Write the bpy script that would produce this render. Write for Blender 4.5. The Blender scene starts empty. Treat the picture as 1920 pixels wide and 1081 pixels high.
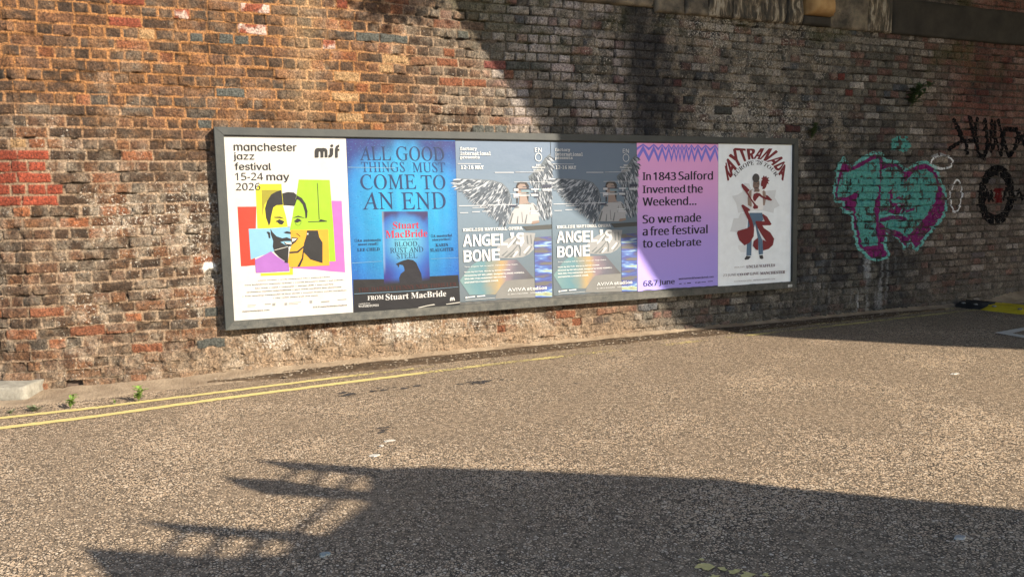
import bpy, bmesh, math, random, os
import numpy as np
from mathutils import Vector, Matrix

# ------------------------------------------------------------------ scene, camera, light
sc = bpy.context.scene
COL = sc.collection
cam = bpy.data.cameras.new('camera')
cam.sensor_fit = 'HORIZONTAL'; cam.sensor_width = 36.0
cam.lens = 36.0 * 1472.9 / 1920.0
cam.clip_start = 0.05; cam.clip_end = 2000
cam_o = bpy.data.objects.new('camera', cam); COL.objects.link(cam_o)
def cam_matrix(yaw, pit, rol, loc):
    m = Matrix.Rotation(yaw, 3, 'Z') @ Matrix.Rotation(pit, 3, 'X') @ Matrix.Rotation(rol, 3, 'Y')
    m = m @ Matrix.Rotation(math.pi / 2, 3, 'X')
    return Matrix.Translation(loc) @ m.to_4x4()
cam_o.matrix_world = cam_matrix(-0.40212, -0.09692, 0.02265, (-0.4225, -7.0923, 1.3683))
sc.camera = cam_o

SUN = Vector((0.58, -1.0, 0.56)).normalized()          # towards the sun
sun_el = math.asin(SUN.z); sun_az = math.atan2(SUN.x, SUN.y)
world = bpy.data.worlds.new('World'); sc.world = world; world.use_nodes = True
wn = world.node_tree
sky = wn.nodes.new('ShaderNodeTexSky'); sky.sky_type = 'NISHITA'; sky.sun_disc = False
sky.sun_elevation = sun_el; sky.sun_rotation = sun_az
sky.air_density = 1.0; sky.dust_density = 1.0; sky.ozone_density = 1.6
bg = wn.nodes['Background']; bg.inputs[1].default_value = SKY_STRENGTH = 0.096
wn.links.new(sky.outputs[0], bg.inputs[0])
sl = bpy.data.lights.new('sun', 'SUN'); sl.energy = 4.5; sl.angle = math.radians(0.42); sl.color = (1.0, 0.88, 0.72)
so = bpy.data.objects.new('sun', sl); COL.objects.link(so); so.location = (12, -20, 14)
so.rotation_euler = (-SUN).to_track_quat('-Z', 'Y').to_euler()
sc.view_settings.view_transform = 'Standard'; sc.view_settings.look = 'None'
sc.view_settings.gamma = 1.0; sc.view_settings.exposure = 1.45
sc.render.engine = 'CYCLES'
sc.cycles.use_denoising = True; sc.cycles.denoising_prefilter = 'ACCURATE'; sc.render.filter_size = 1.15
sc.cycles.use_adaptive_sampling = False; sc.cycles.diffuse_bounces = 3; sc.cycles.max_bounces = 6

R_ = random.Random(7)

# ------------------------------------------------------------------ helpers
def tag(o, label=None, cat=None, group=None, kind=None):
    if label: o['label'] = label
    if cat: o['category'] = cat
    if group: o['group'] = group
    if kind: o['kind'] = kind
    return o
def empty(name, loc, label=None, cat=None, group=None):
    o = bpy.data.objects.new(name, None); o.empty_display_size = 0.2
    o.location = loc; COL.objects.link(o); return tag(o, label, cat, group)
def obj(name, verts, faces, mat, parent=None, smooth=False):
    me = bpy.data.meshes.new(name); me.from_pydata(verts, [], faces); me.update()
    if smooth: me.polygons.foreach_set('use_smooth', [True] * len(me.polygons))
    if mat: me.materials.append(mat)
    o = bpy.data.objects.new(name, me); COL.objects.link(o)
    if parent: o.parent = parent
    return o
def from_bm(name, bm, mat, parent=None, smooth=False):
    me = bpy.data.meshes.new(name); bm.to_mesh(me); bm.free()
    if smooth: me.polygons.foreach_set('use_smooth', [True] * len(me.polygons))
    if mat: me.materials.append(mat)
    o = bpy.data.objects.new(name, me); COL.objects.link(o)
    if parent: o.parent = parent
    return o
def copy_tree(o, parent=None):
    c = o.copy(); COL.objects.link(c)
    if parent: c.parent = parent
    for ch in list(o.children): copy_tree(ch, c)
    return c
def grid_mesh(name, P, mat, parent=None, col=None, smooth=True, keep=None):
    """P (rows, cols, 3): one quad sheet, built straight from arrays"""
    r, c = P.shape[:2]
    idx = np.arange(r * c).reshape(r, c)
    q = np.stack([idx[:-1, :-1], idx[:-1, 1:], idx[1:, 1:], idx[1:, :-1]], -1).reshape(-1, 4)
    V = P.reshape(-1, 3)
    C = None if col is None else col.reshape(-1, 4)
    if keep is not None:
        k = keep.reshape(-1)
        q = q[k[q].all(1)]
        used = np.unique(q); remap = np.full(r * c, -1); remap[used] = np.arange(len(used))
        q = remap[q]; V = V[used]
        if C is not None: C = C[used]
    me = bpy.data.meshes.new(name)
    me.vertices.add(len(V)); me.vertices.foreach_set('co', V.astype(np.float32).ravel())
    me.loops.add(len(q) * 4); me.loops.foreach_set('vertex_index', q.astype(np.int32).ravel())
    me.polygons.add(len(q)); me.polygons.foreach_set('loop_start', np.arange(0, len(q) * 4, 4, dtype=np.int32))
    me.update(calc_edges=True)
    if smooth: me.polygons.foreach_set('use_smooth', np.ones(len(q), dtype=bool))
    if C is not None:
        a = me.color_attributes.new('col', 'FLOAT_COLOR', 'POINT')
        a.data.foreach_set('color', C.astype(np.float32).ravel())
    me.materials.append(mat); me.validate()
    o = bpy.data.objects.new(name, me); COL.objects.link(o)
    if parent: o.parent = parent
    return o
def hash2(i, j, seed):
    n = (i.astype(np.int64) * 374761393 + j.astype(np.int64) * 668265263 + seed * 974634777) & 0xffffffff
    n = ((n ^ (n >> 13)) * 1274126177) & 0xffffffff
    n = ((n ^ (n >> 16)) * 2246822519) & 0xffffffff
    n = n ^ (n >> 15)
    return (n & 0xffffff).astype(np.float64) / 0xffffff
def vnoise(x, y, sx, seed, sy=None):
    sy = sy or sx
    u, v = x / sx, y / sy
    i, j = np.floor(u), np.floor(v)
    f, g = u - i, v - j
    f = f * f * (3 - 2 * f); g = g * g * (3 - 2 * g)
    a, b = hash2(i, j, seed), hash2(i + 1, j, seed)
    c, d = hash2(i, j + 1, seed), hash2(i + 1, j + 1, seed)
    return (a * (1 - f) + b * f) * (1 - g) + (c * (1 - f) + d * f) * g
def fbm(x, y, s, seed, oct=3, sy=None):
    t = 0; a = 0.5; w = 0
    for o in range(oct):
        t = t + a * vnoise(x, y, s / 2 ** o, seed + 17 * o, (sy or s) / 2 ** o); w += a; a *= .55
    return t / w
def sst(a, b, x):
    t = np.clip((x - a) / (b - a), 0, 1); return t * t * (3 - 2 * t)
def box_bm(bm, x0, x1, y0, y1, z0, z1, bev=0.0):
    m = Matrix.Translation(((x0 + x1) / 2, (y0 + y1) / 2, (z0 + z1) / 2)) @ Matrix.Diagonal((x1 - x0, y1 - y0, z1 - z0, 1))
    r = bmesh.ops.create_cube(bm, size=1, matrix=m)
    if bev:
        es = list({e for v in r['verts'] for e in v.link_edges})
        bmesh.ops.bevel(bm, geom=es, offset=bev, segments=2, affect='EDGES')

# ------------------------------------------------------------------ materials
def new_mat(name):
    m = bpy.data.materials.new(name); m.use_nodes = True
    return m, m.node_tree, m.node_tree.nodes['Principled BSDF']
def N(t, kind, **kw):
    n = t.nodes.new(kind)
    for k, v in kw.items():
        if k.startswith('i_'): n.inputs[k[2:].replace('_', ' ')].default_value = v
        else: setattr(n, k, v)
    return n
def L(t, a, b): t.links.new(a, b)
def math_n(t, op, a, b=None, clamp=False):
    n = t.nodes.new('ShaderNodeMath'); n.operation = op; n.use_clamp = clamp
    for i, v in enumerate((a, b)):
        if v is None: continue
        if isinstance(v, (int, float)): n.inputs[i].default_value = v
        else: t.links.new(v, n.inputs[i])
    return n.outputs[0]
def mixc(t, fac, a, b, mode='MIX'):
    n = t.nodes.new('ShaderNodeMix'); n.data_type = 'RGBA'; n.blend_type = mode
    for s, v in ((n.inputs[0], fac), (n.inputs[6], a), (n.inputs[7], b)):
        if isinstance(v, (int, float)): s.default_value = v
        elif isinstance(v, tuple): s.default_value = (*v, 1)
        else: t.links.new(v, s)
    return n.outputs[2]
def maprange(t, v, a, b, c=0.0, d=1.0):
    n = t.nodes.new('ShaderNodeMapRange'); n.clamp = True
    t.links.new(v, n.inputs[0])
    for i, x in enumerate((a, b, c, d)): n.inputs[i + 1].default_value = x
    return n.outputs[0]
def ramp(t, v, stops, interp='LINEAR'):
    n = t.nodes.new('ShaderNodeValToRGB'); n.color_ramp.interpolation = interp
    e = n.color_ramp.elements
    while len(e) < len(stops): e.new(0.5)
    for q, (p, c) in zip(e, stops): q.position = p; q.color = (*c, 1)
    if v is not None: t.links.new(v, n.inputs[0])
    return n.outputs[0]
def noise(t, vec, scale, detail=3.0, rough=0.55):
    n = t.nodes.new('ShaderNodeTexNoise'); n.inputs['Scale'].default_value = scale
    n.inputs['Detail'].default_value = detail; n.inputs['Roughness'].default_value = rough
    if vec is not None: t.links.new(vec, n.inputs['Vector'])
    return n.outputs[0]
def bump(t, h, strength, dist, prev=None):
    n = t.nodes.new('ShaderNodeBump'); n.inputs['Strength'].default_value = strength; n.inputs['Distance'].default_value = dist
    t.links.new(h, n.inputs['Height'])
    if prev is not None: t.links.new(prev, n.inputs['Normal'])
    return n.outputs[0]
def coord(t, which='Object'):
    return t.nodes.new('ShaderNodeTexCoord').outputs[which]
def world_pos(t): return t.nodes.new('ShaderNodeNewGeometry').outputs['Position']

def brick_material():
    m, t, b = new_mat('weathered_brick')
    pos = world_pos(t)
    at = t.nodes.new('ShaderNodeAttribute'); at.attribute_name = 'col'
    n1 = noise(t, pos, 55, 4, .65); n2 = noise(t, pos, 160, 3, .6); n3 = noise(t, pos, 9, 3, .6)
    v = math_n(t, 'MULTIPLY', maprange(t, n1, .27, .73, .30, 1.70), maprange(t, n2, .3, .7, .55, 1.45))
    v = math_n(t, 'MULTIPLY', v, maprange(t, n3, .3, .7, .86, 1.14))
    cn = t.nodes.new('ShaderNodeCombineColor')
    for i in range(3): L(t, v, cn.inputs[i])
    c = mixc(t, 1.0, at.outputs['Color'], cn.outputs[0], 'MULTIPLY')
    # lime bloom: ragged white flakes where the vertex mask allows them
    s1 = noise(t, pos, 48, 5, .74)
    thr = maprange(t, at.outputs['Alpha'], 0, 1, .76, .43)
    k = math_n(t, 'SUBTRACT', s1, thr)
    k = maprange(t, k, 0.0, .05)
    c = mixc(t, k, c, (.40, .36, .305))
    # dark pits scattered by noise
    d1 = noise(t, pos, 75, 2, .5)
    c = mixc(t, maprange(t, d1, .61, .69, 0, .8), c, (.025, .022, .02))
    L(t, c, b.inputs['Base Color']); b.inputs['Roughness'].default_value = .93
    b.inputs['Specular IOR Level'].default_value = .25
    h = math_n(t, 'ADD', math_n(t, 'MULTIPLY', n1, 1.0), math_n(t, 'MULTIPLY', n2, .45))
    L(t, bump(t, h, 1.0, .018), b.inputs['Normal'])
    return m
def road_material():
    m, t, b = new_mat('chipped_asphalt')
    pos = world_pos(t)
    wob = t.nodes.new('ShaderNodeMapping'); L(t, pos, wob.inputs[0])
    vo = t.nodes.new('ShaderNodeTexVoronoi'); vo.inputs['Scale'].default_value = 72; L(t, wob.outputs[0], vo.inputs['Vector'])
    ve = t.nodes.new('ShaderNodeTexVoronoi'); ve.feature = 'DISTANCE_TO_EDGE'; ve.inputs['Scale'].default_value = 72; L(t, wob.outputs[0], ve.inputs['Vector'])
    n1 = noise(t, pos, 170, 2, .5); n2 = noise(t, pos, 1.1, 4, .6); n3 = noise(t, pos, 6, 3, .6)
    sp = t.nodes.new('ShaderNodeSeparateColor'); L(t, vo.outputs['Color'], sp.inputs[0])
    edge = math_n(t, 'ADD', ve.outputs['Distance'], math_n(t, 'MULTIPLY', math_n(t, 'SUBTRACT', n1, .5), .12))
    thr = math_n(t, 'ADD', maprange(t, sp.outputs[0], 0, 1, .03, .26), maprange(t, n2, .35, .65, -.07, .07))
    chip = maprange(t, math_n(t, 'SUBTRACT', edge, thr), 0, .05)
    cc = ramp(t, sp.outputs[1], [(0, (.45, .32, .20)), (.4, (.57, .425, .28)), (.75, (.64, .49, .335)), (1, (.71, .59, .44))])
    cc = mixc(t, maprange(t, n1, .3, .7, 0, .35), cc, (.30, .22, .15))
    binder = mixc(t, maprange(t, n2, .35, .65), (.085, .067, .048), (.23, .172, .115))
    c = mixc(t, chip, binder, cc)
    c = mixc(t, maprange(t, n2, .3, .7, 0, .22), c, (.26, .195, .13))
    pit = math_n(t, 'MULTIPLY', maprange(t, edge, .075, .02), maprange(t, noise(t, pos, 26, 2, .5), .46, .56))
    c = mixc(t, math_n(t, 'MULTIPLY', pit, .62), c, (.022, .019, .016))
    # trodden tar spots and oil marks
    n4 = noise(t, pos, 2.3, 5, .68)
    c = mixc(t, maprange(t, n4, .67, .72, 0, .75), c, (.035, .032, .03))
    L(t, c, b.inputs['Base Color']); b.inputs['Roughness'].default_value = .88
    b.inputs['Specular IOR Level'].default_value = .3
    h = math_n(t, 'SUBTRACT', math_n(t, 'ADD', math_n(t, 'MULTIPLY', chip, 1.0), math_n(t, 'MULTIPLY', n1, .35)), math_n(t, 'MULTIPLY', pit, .9))
    L(t, bump(t, h, 1.0, .014), b.inputs['Normal'])
    return m
def rough_mat(name, c1, c2, scale=12, bs=60, bd=.004, rough=.85, spec=.3, speck=None):
    m, t, b = new_mat(name)
    pos = world_pos(t)
    c = mixc(t, maprange(t, noise(t, pos, scale, 4, .62), .32, .68), c1, c2)
    n2 = noise(t, pos, bs, 3, .6)
    if speck: c = mixc(t, maprange(t, n2, .62, .7, 0, .8), c, speck)
    L(t, c, b.inputs['Base Color']); b.inputs['Roughness'].default_value = rough
    b.inputs['Specular IOR Level'].default_value = spec
    L(t, bump(t, n2, .8, bd), b.inputs['Normal'])
    return m
_pm = {}
def print_mat(c, k=.06):
    """printing ink on paper: flat colour with slight paper unevenness"""
    key = (tuple(round(x, 3) for x in c), k)
    if key in _pm: return _pm[key]
    m, t, b = new_mat('printed_ink')
    pos = world_pos(t)
    n = noise(t, pos, 9, 4, .6)
    L(t, mixc(t, maprange(t, n, .3, .7), tuple(x * (1 - k) for x in c), tuple(min(.9, x * (1 + k)) for x in c)), b.inputs['Base Color'])
    b.inputs['Roughness'].default_value = .55; b.inputs['Specular IOR Level'].default_value = .25
    L(t, bump(t, noise(t, pos, 5, 3, .5), .45, .010), b.inputs['Normal'])
    _pm[key] = m; return m
def ramp_mat(name, axis, stops, wob=.0, wscale=6, speck=0):
    m, t, b = new_mat(name)
    g = coord(t, 'Generated'); s = t.nodes.new('ShaderNodeSeparateXYZ'); L(t, g, s.inputs[0])
    v = s.outputs[axis]; pos = world_pos(t)
    if wob: v = math_n(t, 'ADD', v, math_n(t, 'MULTIPLY', math_n(t, 'SUBTRACT', noise(t, pos, wscale, 4, .6), .5), wob))
    c = ramp(t, v, stops)
    if speck:
        n = noise(t, pos, 90, 2, .5)
        c = mixc(t, maprange(t, n, .62, .68, 0, speck), c, (.005, .03, .12))
        c = mixc(t, maprange(t, n, .36, .31, 0, speck), c, (.25, .55, .75))
    L(t, c, b.inputs['Base Color']); b.inputs['Roughness'].default_value = .5; b.inputs['Specular IOR Level'].default_value = .25
    L(t, bump(t, noise(t, pos, 5, 3, .5), .45, .010), b.inputs['Normal'])
    return m
def vcol_mat(name, speck=0, rough=.5):
    m, t, b = new_mat(name)
    at = t.nodes.new('ShaderNodeAttribute'); at.attribute_name = 'col'; c = at.outputs['Color']
    pos = world_pos(t)
    if speck:
        n = noise(t, pos, 70, 3, .6)
        c = mixc(t, maprange(t, n, .60, .68, 0, speck), c, (.002, .012, .07))
        c = mixc(t, maprange(t, n, .40, .32, 0, speck), c, (.03, .19, .32))
    L(t, c, b.inputs['Base Color']); b.inputs['Roughness'].default_value = rough; b.inputs['Specular IOR Level'].default_value = .25
    L(t, bump(t, noise(t, pos, 5, 3, .5), .45, .010), b.inputs['Normal'])
    return m

M_brick = brick_material(); M_road = road_material()
M_frame = rough_mat('grey_painted_steel', (.021, .0245, .024), (.033, .036, .033), 7, 90, .0015, .6, .4)
M_frame_low = rough_mat('grey_painted_steel_pasted', (.038, .041, .039), (.085, .083, .072), 16, 120, .002, .7, .3, (.15, .14, .125))
M_board = rough_mat('backing_board', (.05, .05, .05), (.09, .09, .085), 10)
M_stone = rough_mat('stained_stone', (.05, .045, .038), (.26, .215, .155), 5, 40, .012, .9, .2, (.02, .018, .015))
def streaked():
    m, t, b = new_mat('lime_streaked_stone')
    mp = t.nodes.new('ShaderNodeMapping'); L(t, world_pos(t), mp.inputs[0]); mp.inputs['Scale'].default_value = (1, 1, .18)
    n = noise(t, mp.outputs[0], 17, 5, .65); n2 = noise(t, world_pos(t), 40, 3, .6)
    c = ramp(t, n, [(.30, (.012, .011, .009)), (.46, (.05, .042, .03)), (.53, (.13, .10, .065)), (.60, (.34, .30, .23)), (.70, (.10, .075, .05))])
    L(t, c, b.inputs['Base Color']); b.inputs['Roughness'].default_value = .8
    L(t, bump(t, math_n(t, 'ADD', n, math_n(t, 'MULTIPLY', n2, .3)), 1, .03), b.inputs['Normal'])
    return m
M_lime = streaked()
M_ochre = rough_mat('ochre_stone', (.30, .17, .07), (.42, .27, .12), 9, 60, .006, .85, .2)
M_conc = rough_mat('dark_concrete', (.028, .026, .022), (.050, .044, .036), 4, 80, .004, .9, .2)
M_kerb = rough_mat('granite_block', (.15, .14, .115), (.25, .235, .195), 20, 110, .006, .9, .2, (.12, .11, .10))
M_sand = rough_mat('sandy_mortar', (.17, .125, .085), (.31, .245, .17), 4, 45, .02, .95, .15, (.13, .095, .065))
M_dirt = rough_mat('dark_dirt', (.045, .032, .022), (.10, .07, .045), 14, 60, .012, .95, .1, (.20, .16, .12))

# ------------------------------------------------------------------ ground
gp = 400
road = obj('road', [(-gp, -gp, 0), (gp, -gp, 0), (gp, gp, 0), (-gp, gp, 0)], [(0, 1, 2, 3)], M_road)
tag(road, kind='structure')

# ------------------------------------------------------------------ the brick wall as relief
CH = .0885; SP = .245
SPECIAL = [  # (x, z, kind) single bricks that stand out
    *[(x, z, 'red') for x, z in [(-0.7282, 2.964), (-0.2532, 3.041), (0.2456, 2.968), (-0.7238, 3.093), (1.048, 3.234)]],
    *[(x, z, 'white') for x, z in [(-0.2154, 3.061), (0.2583, 3.127), (0.2451, 2.959), (0.8911, 2.869)]],
    *[(x, z, 'blue') for x, z in [(-0.2225, 2.867), (0.0143, 2.869), (0.1334, 2.877), (-0.0172, 2.45), (0.0679, 2.454), (-0.1987, 2.202), (1.274, 2.94), (1.372, 2.946), (1.496, 2.963), (2.196, 3.061), (-0.2079, 0.5499), (-0.1892, 0.2704), (2.825, 2.782), (2.912, 2.786)]],
    *[(x, z, 'blue') for x, z in [(2.322, 2.179), (2.444, 2.182), (2.584, 2.184), (4.812, 2.554), (5.274, 2.472), (3.289, 2.437), (3.471, 2.443), (3.657, 2.449), (3.815, 2.454), (4.338, 3.061), (4.174, 3.051)]],
    *[(x, z, 'newred') for x, z in [(-1.618, 1.867), (-1.583, 1.868), (-1.548, 1.868), (-1.512, 1.868), (-1.595, 1.794), (-1.553, 1.794), (-1.51, 1.794), (-1.468, 1.794), (-1.424, 1.794), (-1.381, 1.794), (-1.615, 1.721), (-1.573, 1.72), (-1.53, 1.72), (-1.48, 1.72), (-1.43, 1.72), (-1.379, 1.72), (-1.328, 1.72), (-1.621, 1.643), (-1.578, 1.642), (-1.536, 1.642), (-1.486, 1.642), (-1.435, 1.641), (-1.385, 1.641), (-1.333, 1.64), (-1.275, 1.64), (-1.612, 1.569), (-1.569, 1.568), (-1.527, 1.568), (-1.476, 1.567), (-1.426, 1.566), (-1.375, 1.566), (-1.324, 1.565)]],
    *[(x, z, 'rust') for x, z in [(-1.357, 0.6546), (-1.221, 0.458), (-0.7017, 0.2933), (2.057, 2.857), (2.133, 2.757), (2.076, 2.621), (2.183, 2.616), (2.682, 2.724), (2.477, 0.2486), (3.22, 0.3017), (3.343, 0.2092)]],
    *[(x, z, 'dkred') for x, z in [(3.916, 3.025), (2.57, 2.744), (3.266, 2.83), (3.945, 2.703), (4.572, 2.73), (6.145, 2.227), (7.117, 2.654), (6.943, 2.896), (9.382, 2.94), (9.637, 2.951), (9.95, 2.965), (9.44, 2.806)]],
    *[(x, z, 'hole') for x, z in [(-1.203, 0.035)]],
    *[(x, z, 'buff') for x, z in [(-1.467, 1.958), (-0.5647, 2.845), (1.411, 2.688), (1.488, 2.748), (1.059, 2.389), (1.102, 2.273), (1.021, 2.622)]],
]
KIND_COL = dict(red=(.145, .040, .022), white=(.5, .36, .28), blue=(.058, .060, .053), newred=(.165, .036, .019), dkred=(.13, .035, .028),
                rust=(.135, .052, .027), hole=(.05, .03, .022), buff=(.24, .15, .075))
def brick_ids(s, t):
    w = (vnoise(s, t, 1.1, 3) - .5) * .020 + (vnoise(s, t, .35, 4, .09) - .5) * .008
    tt = t + w
    k = np.floor(tt / CH); fz = tt - k * CH
    head = (k.astype(int) % 2 == 0)
    pitch = np.where(head, SP / 2, SP)
    off = hash2(k, k * 0, 11) * .06 + np.where(head, .066, .023)
    u = (s + off + (vnoise(s, t, .2, 6, CH) - .5) * .006) / pitch
    j = np.floor(u)
    jit = lambda q: (hash2(k, q, 21) - .5) * np.where(head, .20, .14)
    f = u
    j = np.where(f < j + jit(j), j - 1, j)
    j = np.where(f >= j + 1 + jit(j + 1), j + 1, j)
    l = (j + jit(j)) * pitch; r = (j + 1 + jit(j + 1)) * pitch
    fx = u * pitch - l; wx = r - l
    return k, j, fx, wx, fz, head
def lerp3(a, b, k): return a * (1 - k[..., None]) + b * k[..., None]
def wall_fields(s, t):
    k, j, fx, wx, fz, head = brick_ids(s, t)
    A = np.array
    # zones of the wall: repointed left, lime-stained middle, sandy foot, sooty right
    big = fbm(s, t, 1.3, 31, 3)
    right = sst(2.6, 4.2, s + (t - 1.5) * .7 + (big - .5) * 1.2)
    foot = sst(.62, .05, t + (big - .5) * .5 - .05) * (1 - .35 * right)
    orange = sst(1.75, 2.35, t + .12 * s + (fbm(s, t, .6, 33) - .5) * .8) * (1 - sst(.9, 1.9, s + (big - .5) * 1.5))
    redend = sst(8.6, 9.2, s + (big - .5) * .8) * sst(1.9, 2.3, t)
    # joints
    n_e = (fbm(s, t, .07, 41, 3) - .5)
    ed = np.minimum(np.minimum(fx, wx - fx), np.minimum(fz, CH - fz))
    ed = ed + n_e * (.018 + .020 * foot) - .0012
    jw = .0042 + .0025 * hash2(k, j, 51)
    brick = sst(jw - .0025, jw + .0035, ed)
    rnd = sst(jw, jw + .016, ed)
    r1 = hash2(k, j, 61); r2 = hash2(k, j, 62); r3 = hash2(k, j, 63); r4 = hash2(k, j, 64)
    depth = (r1 - .5) * .014 - .016 * (r2 > .93) - .010 * foot * (r3 > .6)
    tilt = ((r3 - .5) * (fx / wx - .5) + (r4 - .5) * (fz / CH - .5)) * .010
    pits = (fbm(s, t, .035, 71, 3) - .5) * .026 + (fbm(s, t, .11, 72, 2) - .5) * .012
    jrec = .007 + .014 * right - .004 * orange - .004 * foot
    miss = sst(.60, .72, fbm(s, t, .16, 81, 3, .05))
    jrec = jrec + miss * (.022 - .010 * orange)
    h = np.where(brick > .5, 0, 0) + brick * (depth + tilt + pits * (1 + .5 * foot) - .005 * (1 - rnd)) + (1 - brick) * (-jrec + n_e * .006)
    # colours
    pal = A([(.042, .027, .018), (.058, .035, .022), (.080, .043, .026), (.104, .051, .027), (.138, .052, .024), (.046, .036, .028)])
    pr = A([(.085, .080, .068), (.14, .130, .108), (.20, .182, .155), (.125, .072, .06), (.07, .076, .082), (.30, .275, .245)])
    cdf = A([.30, .58, .78, .90, .95, 1.01])
    ci = np.searchsorted(cdf, np.clip(r4 - .0 + .0 * foot, 0, 1)); ci = np.clip(ci + (r2 < (.28 + .4 * sst(0, -.9, s)) * foot).astype(int) * 2, 0, 5)
    ci = np.where((ci == 5) & (foot > .5), 3, ci)
    bc = lerp3(pal[ci], pr[np.searchsorted(cdf, r3 * .999)], right)
    bc = bc * (.72 + .42 * r1)[..., None]
    blend = fbm(s, t, .05, 91, 3)
    bc = lerp3(bc, bc * 1.55 + A((.02, .008, .0)), sst(.52, .75, blend) * .7)
    bc = lerp3(bc, bc * .6 + A((.062, .034, .025)), sst(7.7, 8.6, s) * .8)
    bc = lerp3(bc, np.broadcast_to(A((.17, .035, .022)), bc.shape), redend * .5)
    mc = lerp3(np.broadcast_to(A((.195, .135, .088)), bc.shape), np.broadcast_to(A((.235, .112, .042)), bc.shape), orange)
    mc = lerp3(mc, np.broadcast_to(A((.055, .050, .044)), bc.shape), right * .92)
    mc = mc * (.8 + .4 * fbm(s, t, .09, 95, 3))[..., None]
    mc = lerp3(mc, mc * .28, miss * (1 - .3 * orange))
    # the odd bricks
    keys = {}
    for x, z, kd in SPECIAL:
        kk, jj = [float(q[0]) for q in brick_ids(np.array([x]), np.array([z]))[:2]]
        keys[(kk, jj)] = kd
    spec = np.zeros(s.shape, bool)
    for (kk, jj), kd in keys.items():
        m = (k == kk) & (j == jj)
        if not m.any(): continue
        c = A(KIND_COL[kd])
        if kd == 'white':
            w = sst(.45, .62, fbm(s[m], t[m], .05, 97, 3)); bc[m] = lerp3(np.broadcast_to(A((.17, .05, .028)), (m.sum(), 3)), np.broadcast_to(A((.34, .25, .21)), (m.sum(), 3)), w)
        else:
            bc[m] = c * (.9 + .2 * r1[m])[..., None]
        if kd in ('blue', 'newred', 'red', 'white'): h[m] = brick[m] * (.004 - .004 * (1 - rnd[m])) + (1 - brick[m]) * (-jrec[m])
        if kd == 'hole': h[m] = -.075 * sst(jw[m] - .003, jw[m] + .006, ed[m]) - .004
        spec |= m
    orange_bleed = orange * sst(.45, .62, fbm(s, t, .13, 99, 3)) * .30 * (~spec)
    bc = lerp3(bc, np.broadcast_to(A((.21, .10, .040)), bc.shape), orange_bleed)
    col = lerp3(mc, bc, brick)
    # sandy rendered foot
    sand = foot * sst(.40, .60, fbm(s, t, .28, 101, 4) + .34 * sst(.35, 0, t)) * (~spec) * (.25 + .75 * sst(-.9, .2, s))
    sc_ = lerp3(np.broadcast_to(A((.21, .15, .098)), bc.shape), np.broadcast_to(A((.10, .09, .075)), bc.shape), sst(4.0, 4.9, s))
    col = lerp3(col, sc_ * (.75 + .5 * fbm(s, t, .05, 103, 3))[..., None], sand * .85)
    crev = sst(.055, .0, np.abs(fbm(s, t, .085, 151, 2) - .5)) * foot * sst(.35, .55, fbm(s, t, .25, 153, 2))
    h = h * (1 - .10 * sand) + sand * .003 - crev * .016 + (fbm(s, t, .045, 155, 2) - .5) * .016 * foot
    col = lerp3(col, col * .45, crev * .8)
    # dark marks: soot run down the right half, a darker lower right, algae under the stone course
    soot = np.exp(-((s - 4.32 + .10 * (t - 2.3) + (big - .5) * .5) / .20) ** 2) * sst(1.9, 2.3, t) * (.55 + .7 * fbm(s, t, .12, 112, 3))
    soot2 = sst(.45, .65, fbm(s, t, .8, 111, 4)) * right * .45
    dark_low = sst(5.2, 6.6, s) * sst(8.9, 7.9, s) * sst(2.5, 1.7, t + (big - .5)) * (.30 + .5 * sst(.4, .6, fbm(s, t, .3, 115, 3)))  # broad darker zone at the lower right, broken up by noise
    col = lerp3(col, np.broadcast_to(A((.024, .023, .024)), bc.shape), np.clip(soot * 1.15 + soot2 + dark_low, 0, .88))
    alg = sst(.50, .66, fbm(s, t, .5, 113, 4)) * sst(2.6, 3.4, t) * right * .6
    col = lerp3(col, np.broadcast_to(A((.060, .062, .022)), bc.shape), alg)
    # pale wash on the middle stretch and drips below the painted heart
    wash = np.exp(-((s - 3.45) / .80) ** 4) * sst(1.6, 2.5, t) * sst(.42, .6, fbm(s, t, .25, 117, 4))
    col = lerp3(col, np.broadcast_to(A((.34, .30, .285)), bc.shape), wash * .8 * brick * (.45 + .55 * sst(.25, .6, hash2(k, j, 65))))
    drip = sst(.55, .78, fbm(s, t, .05, 121, 2, .6)) * np.exp(-((s - 7.25) / .55) ** 2) * sst(.95, .6, t) * sst(.0, .15, t)
    col = lerp3(col, np.broadcast_to(A((.27, .275, .28)), bc.shape), drip * .8)
    streak = np.exp(-((s - .55 - .06 * t) / .14) ** 2) * sst(2.0, 2.4, t) * .5
    col = lerp3(col, np.broadcast_to(A((.33, .23, .13)), bc.shape), streak * (.5 + .5 * (1 - brick)))
    # white splash and dark hole left of the hoarding
    d = np.hypot(s + .17, (t - .955)); col = lerp3(col, np.broadcast_to(A((.7, .68, .64)), bc.shape), sst(.065, .035, d + n_e * .05))
    d = np.hypot(s + .17, (t - .895)); q = sst(.05, .03, d + n_e * .04); col = lerp3(col, np.broadcast_to(A((.02, .02, .02)), bc.shape), q); h = h - .03 * q
    eff = np.exp(-(((s + .55) / 1.0) ** 4 + ((t - 1.10) / .85) ** 4)) * .58
    eff = np.maximum(eff, np.exp(-(((s - 1.4) / 1.9) ** 4 + ((t - .28) / .20) ** 2)) * .72)
    eff = np.maximum(eff, np.exp(-(((s - .3) / 1.2) ** 2 + ((t - 2.2) / .16) ** 2)) * .5)
    eff = np.maximum(eff, .24 + .20 * (1 - right)); eff = np.maximum(eff, right * .62 * np.exp(-((s - 5.2) / 2.3) ** 4) * sst(1.7, 2.2, t))
    eff = eff * (.35 + 1.3 * fbm(s, t, .30, 131, 4)) * np.where(spec, .25, 1) * (1 - .35 * orange)
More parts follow.
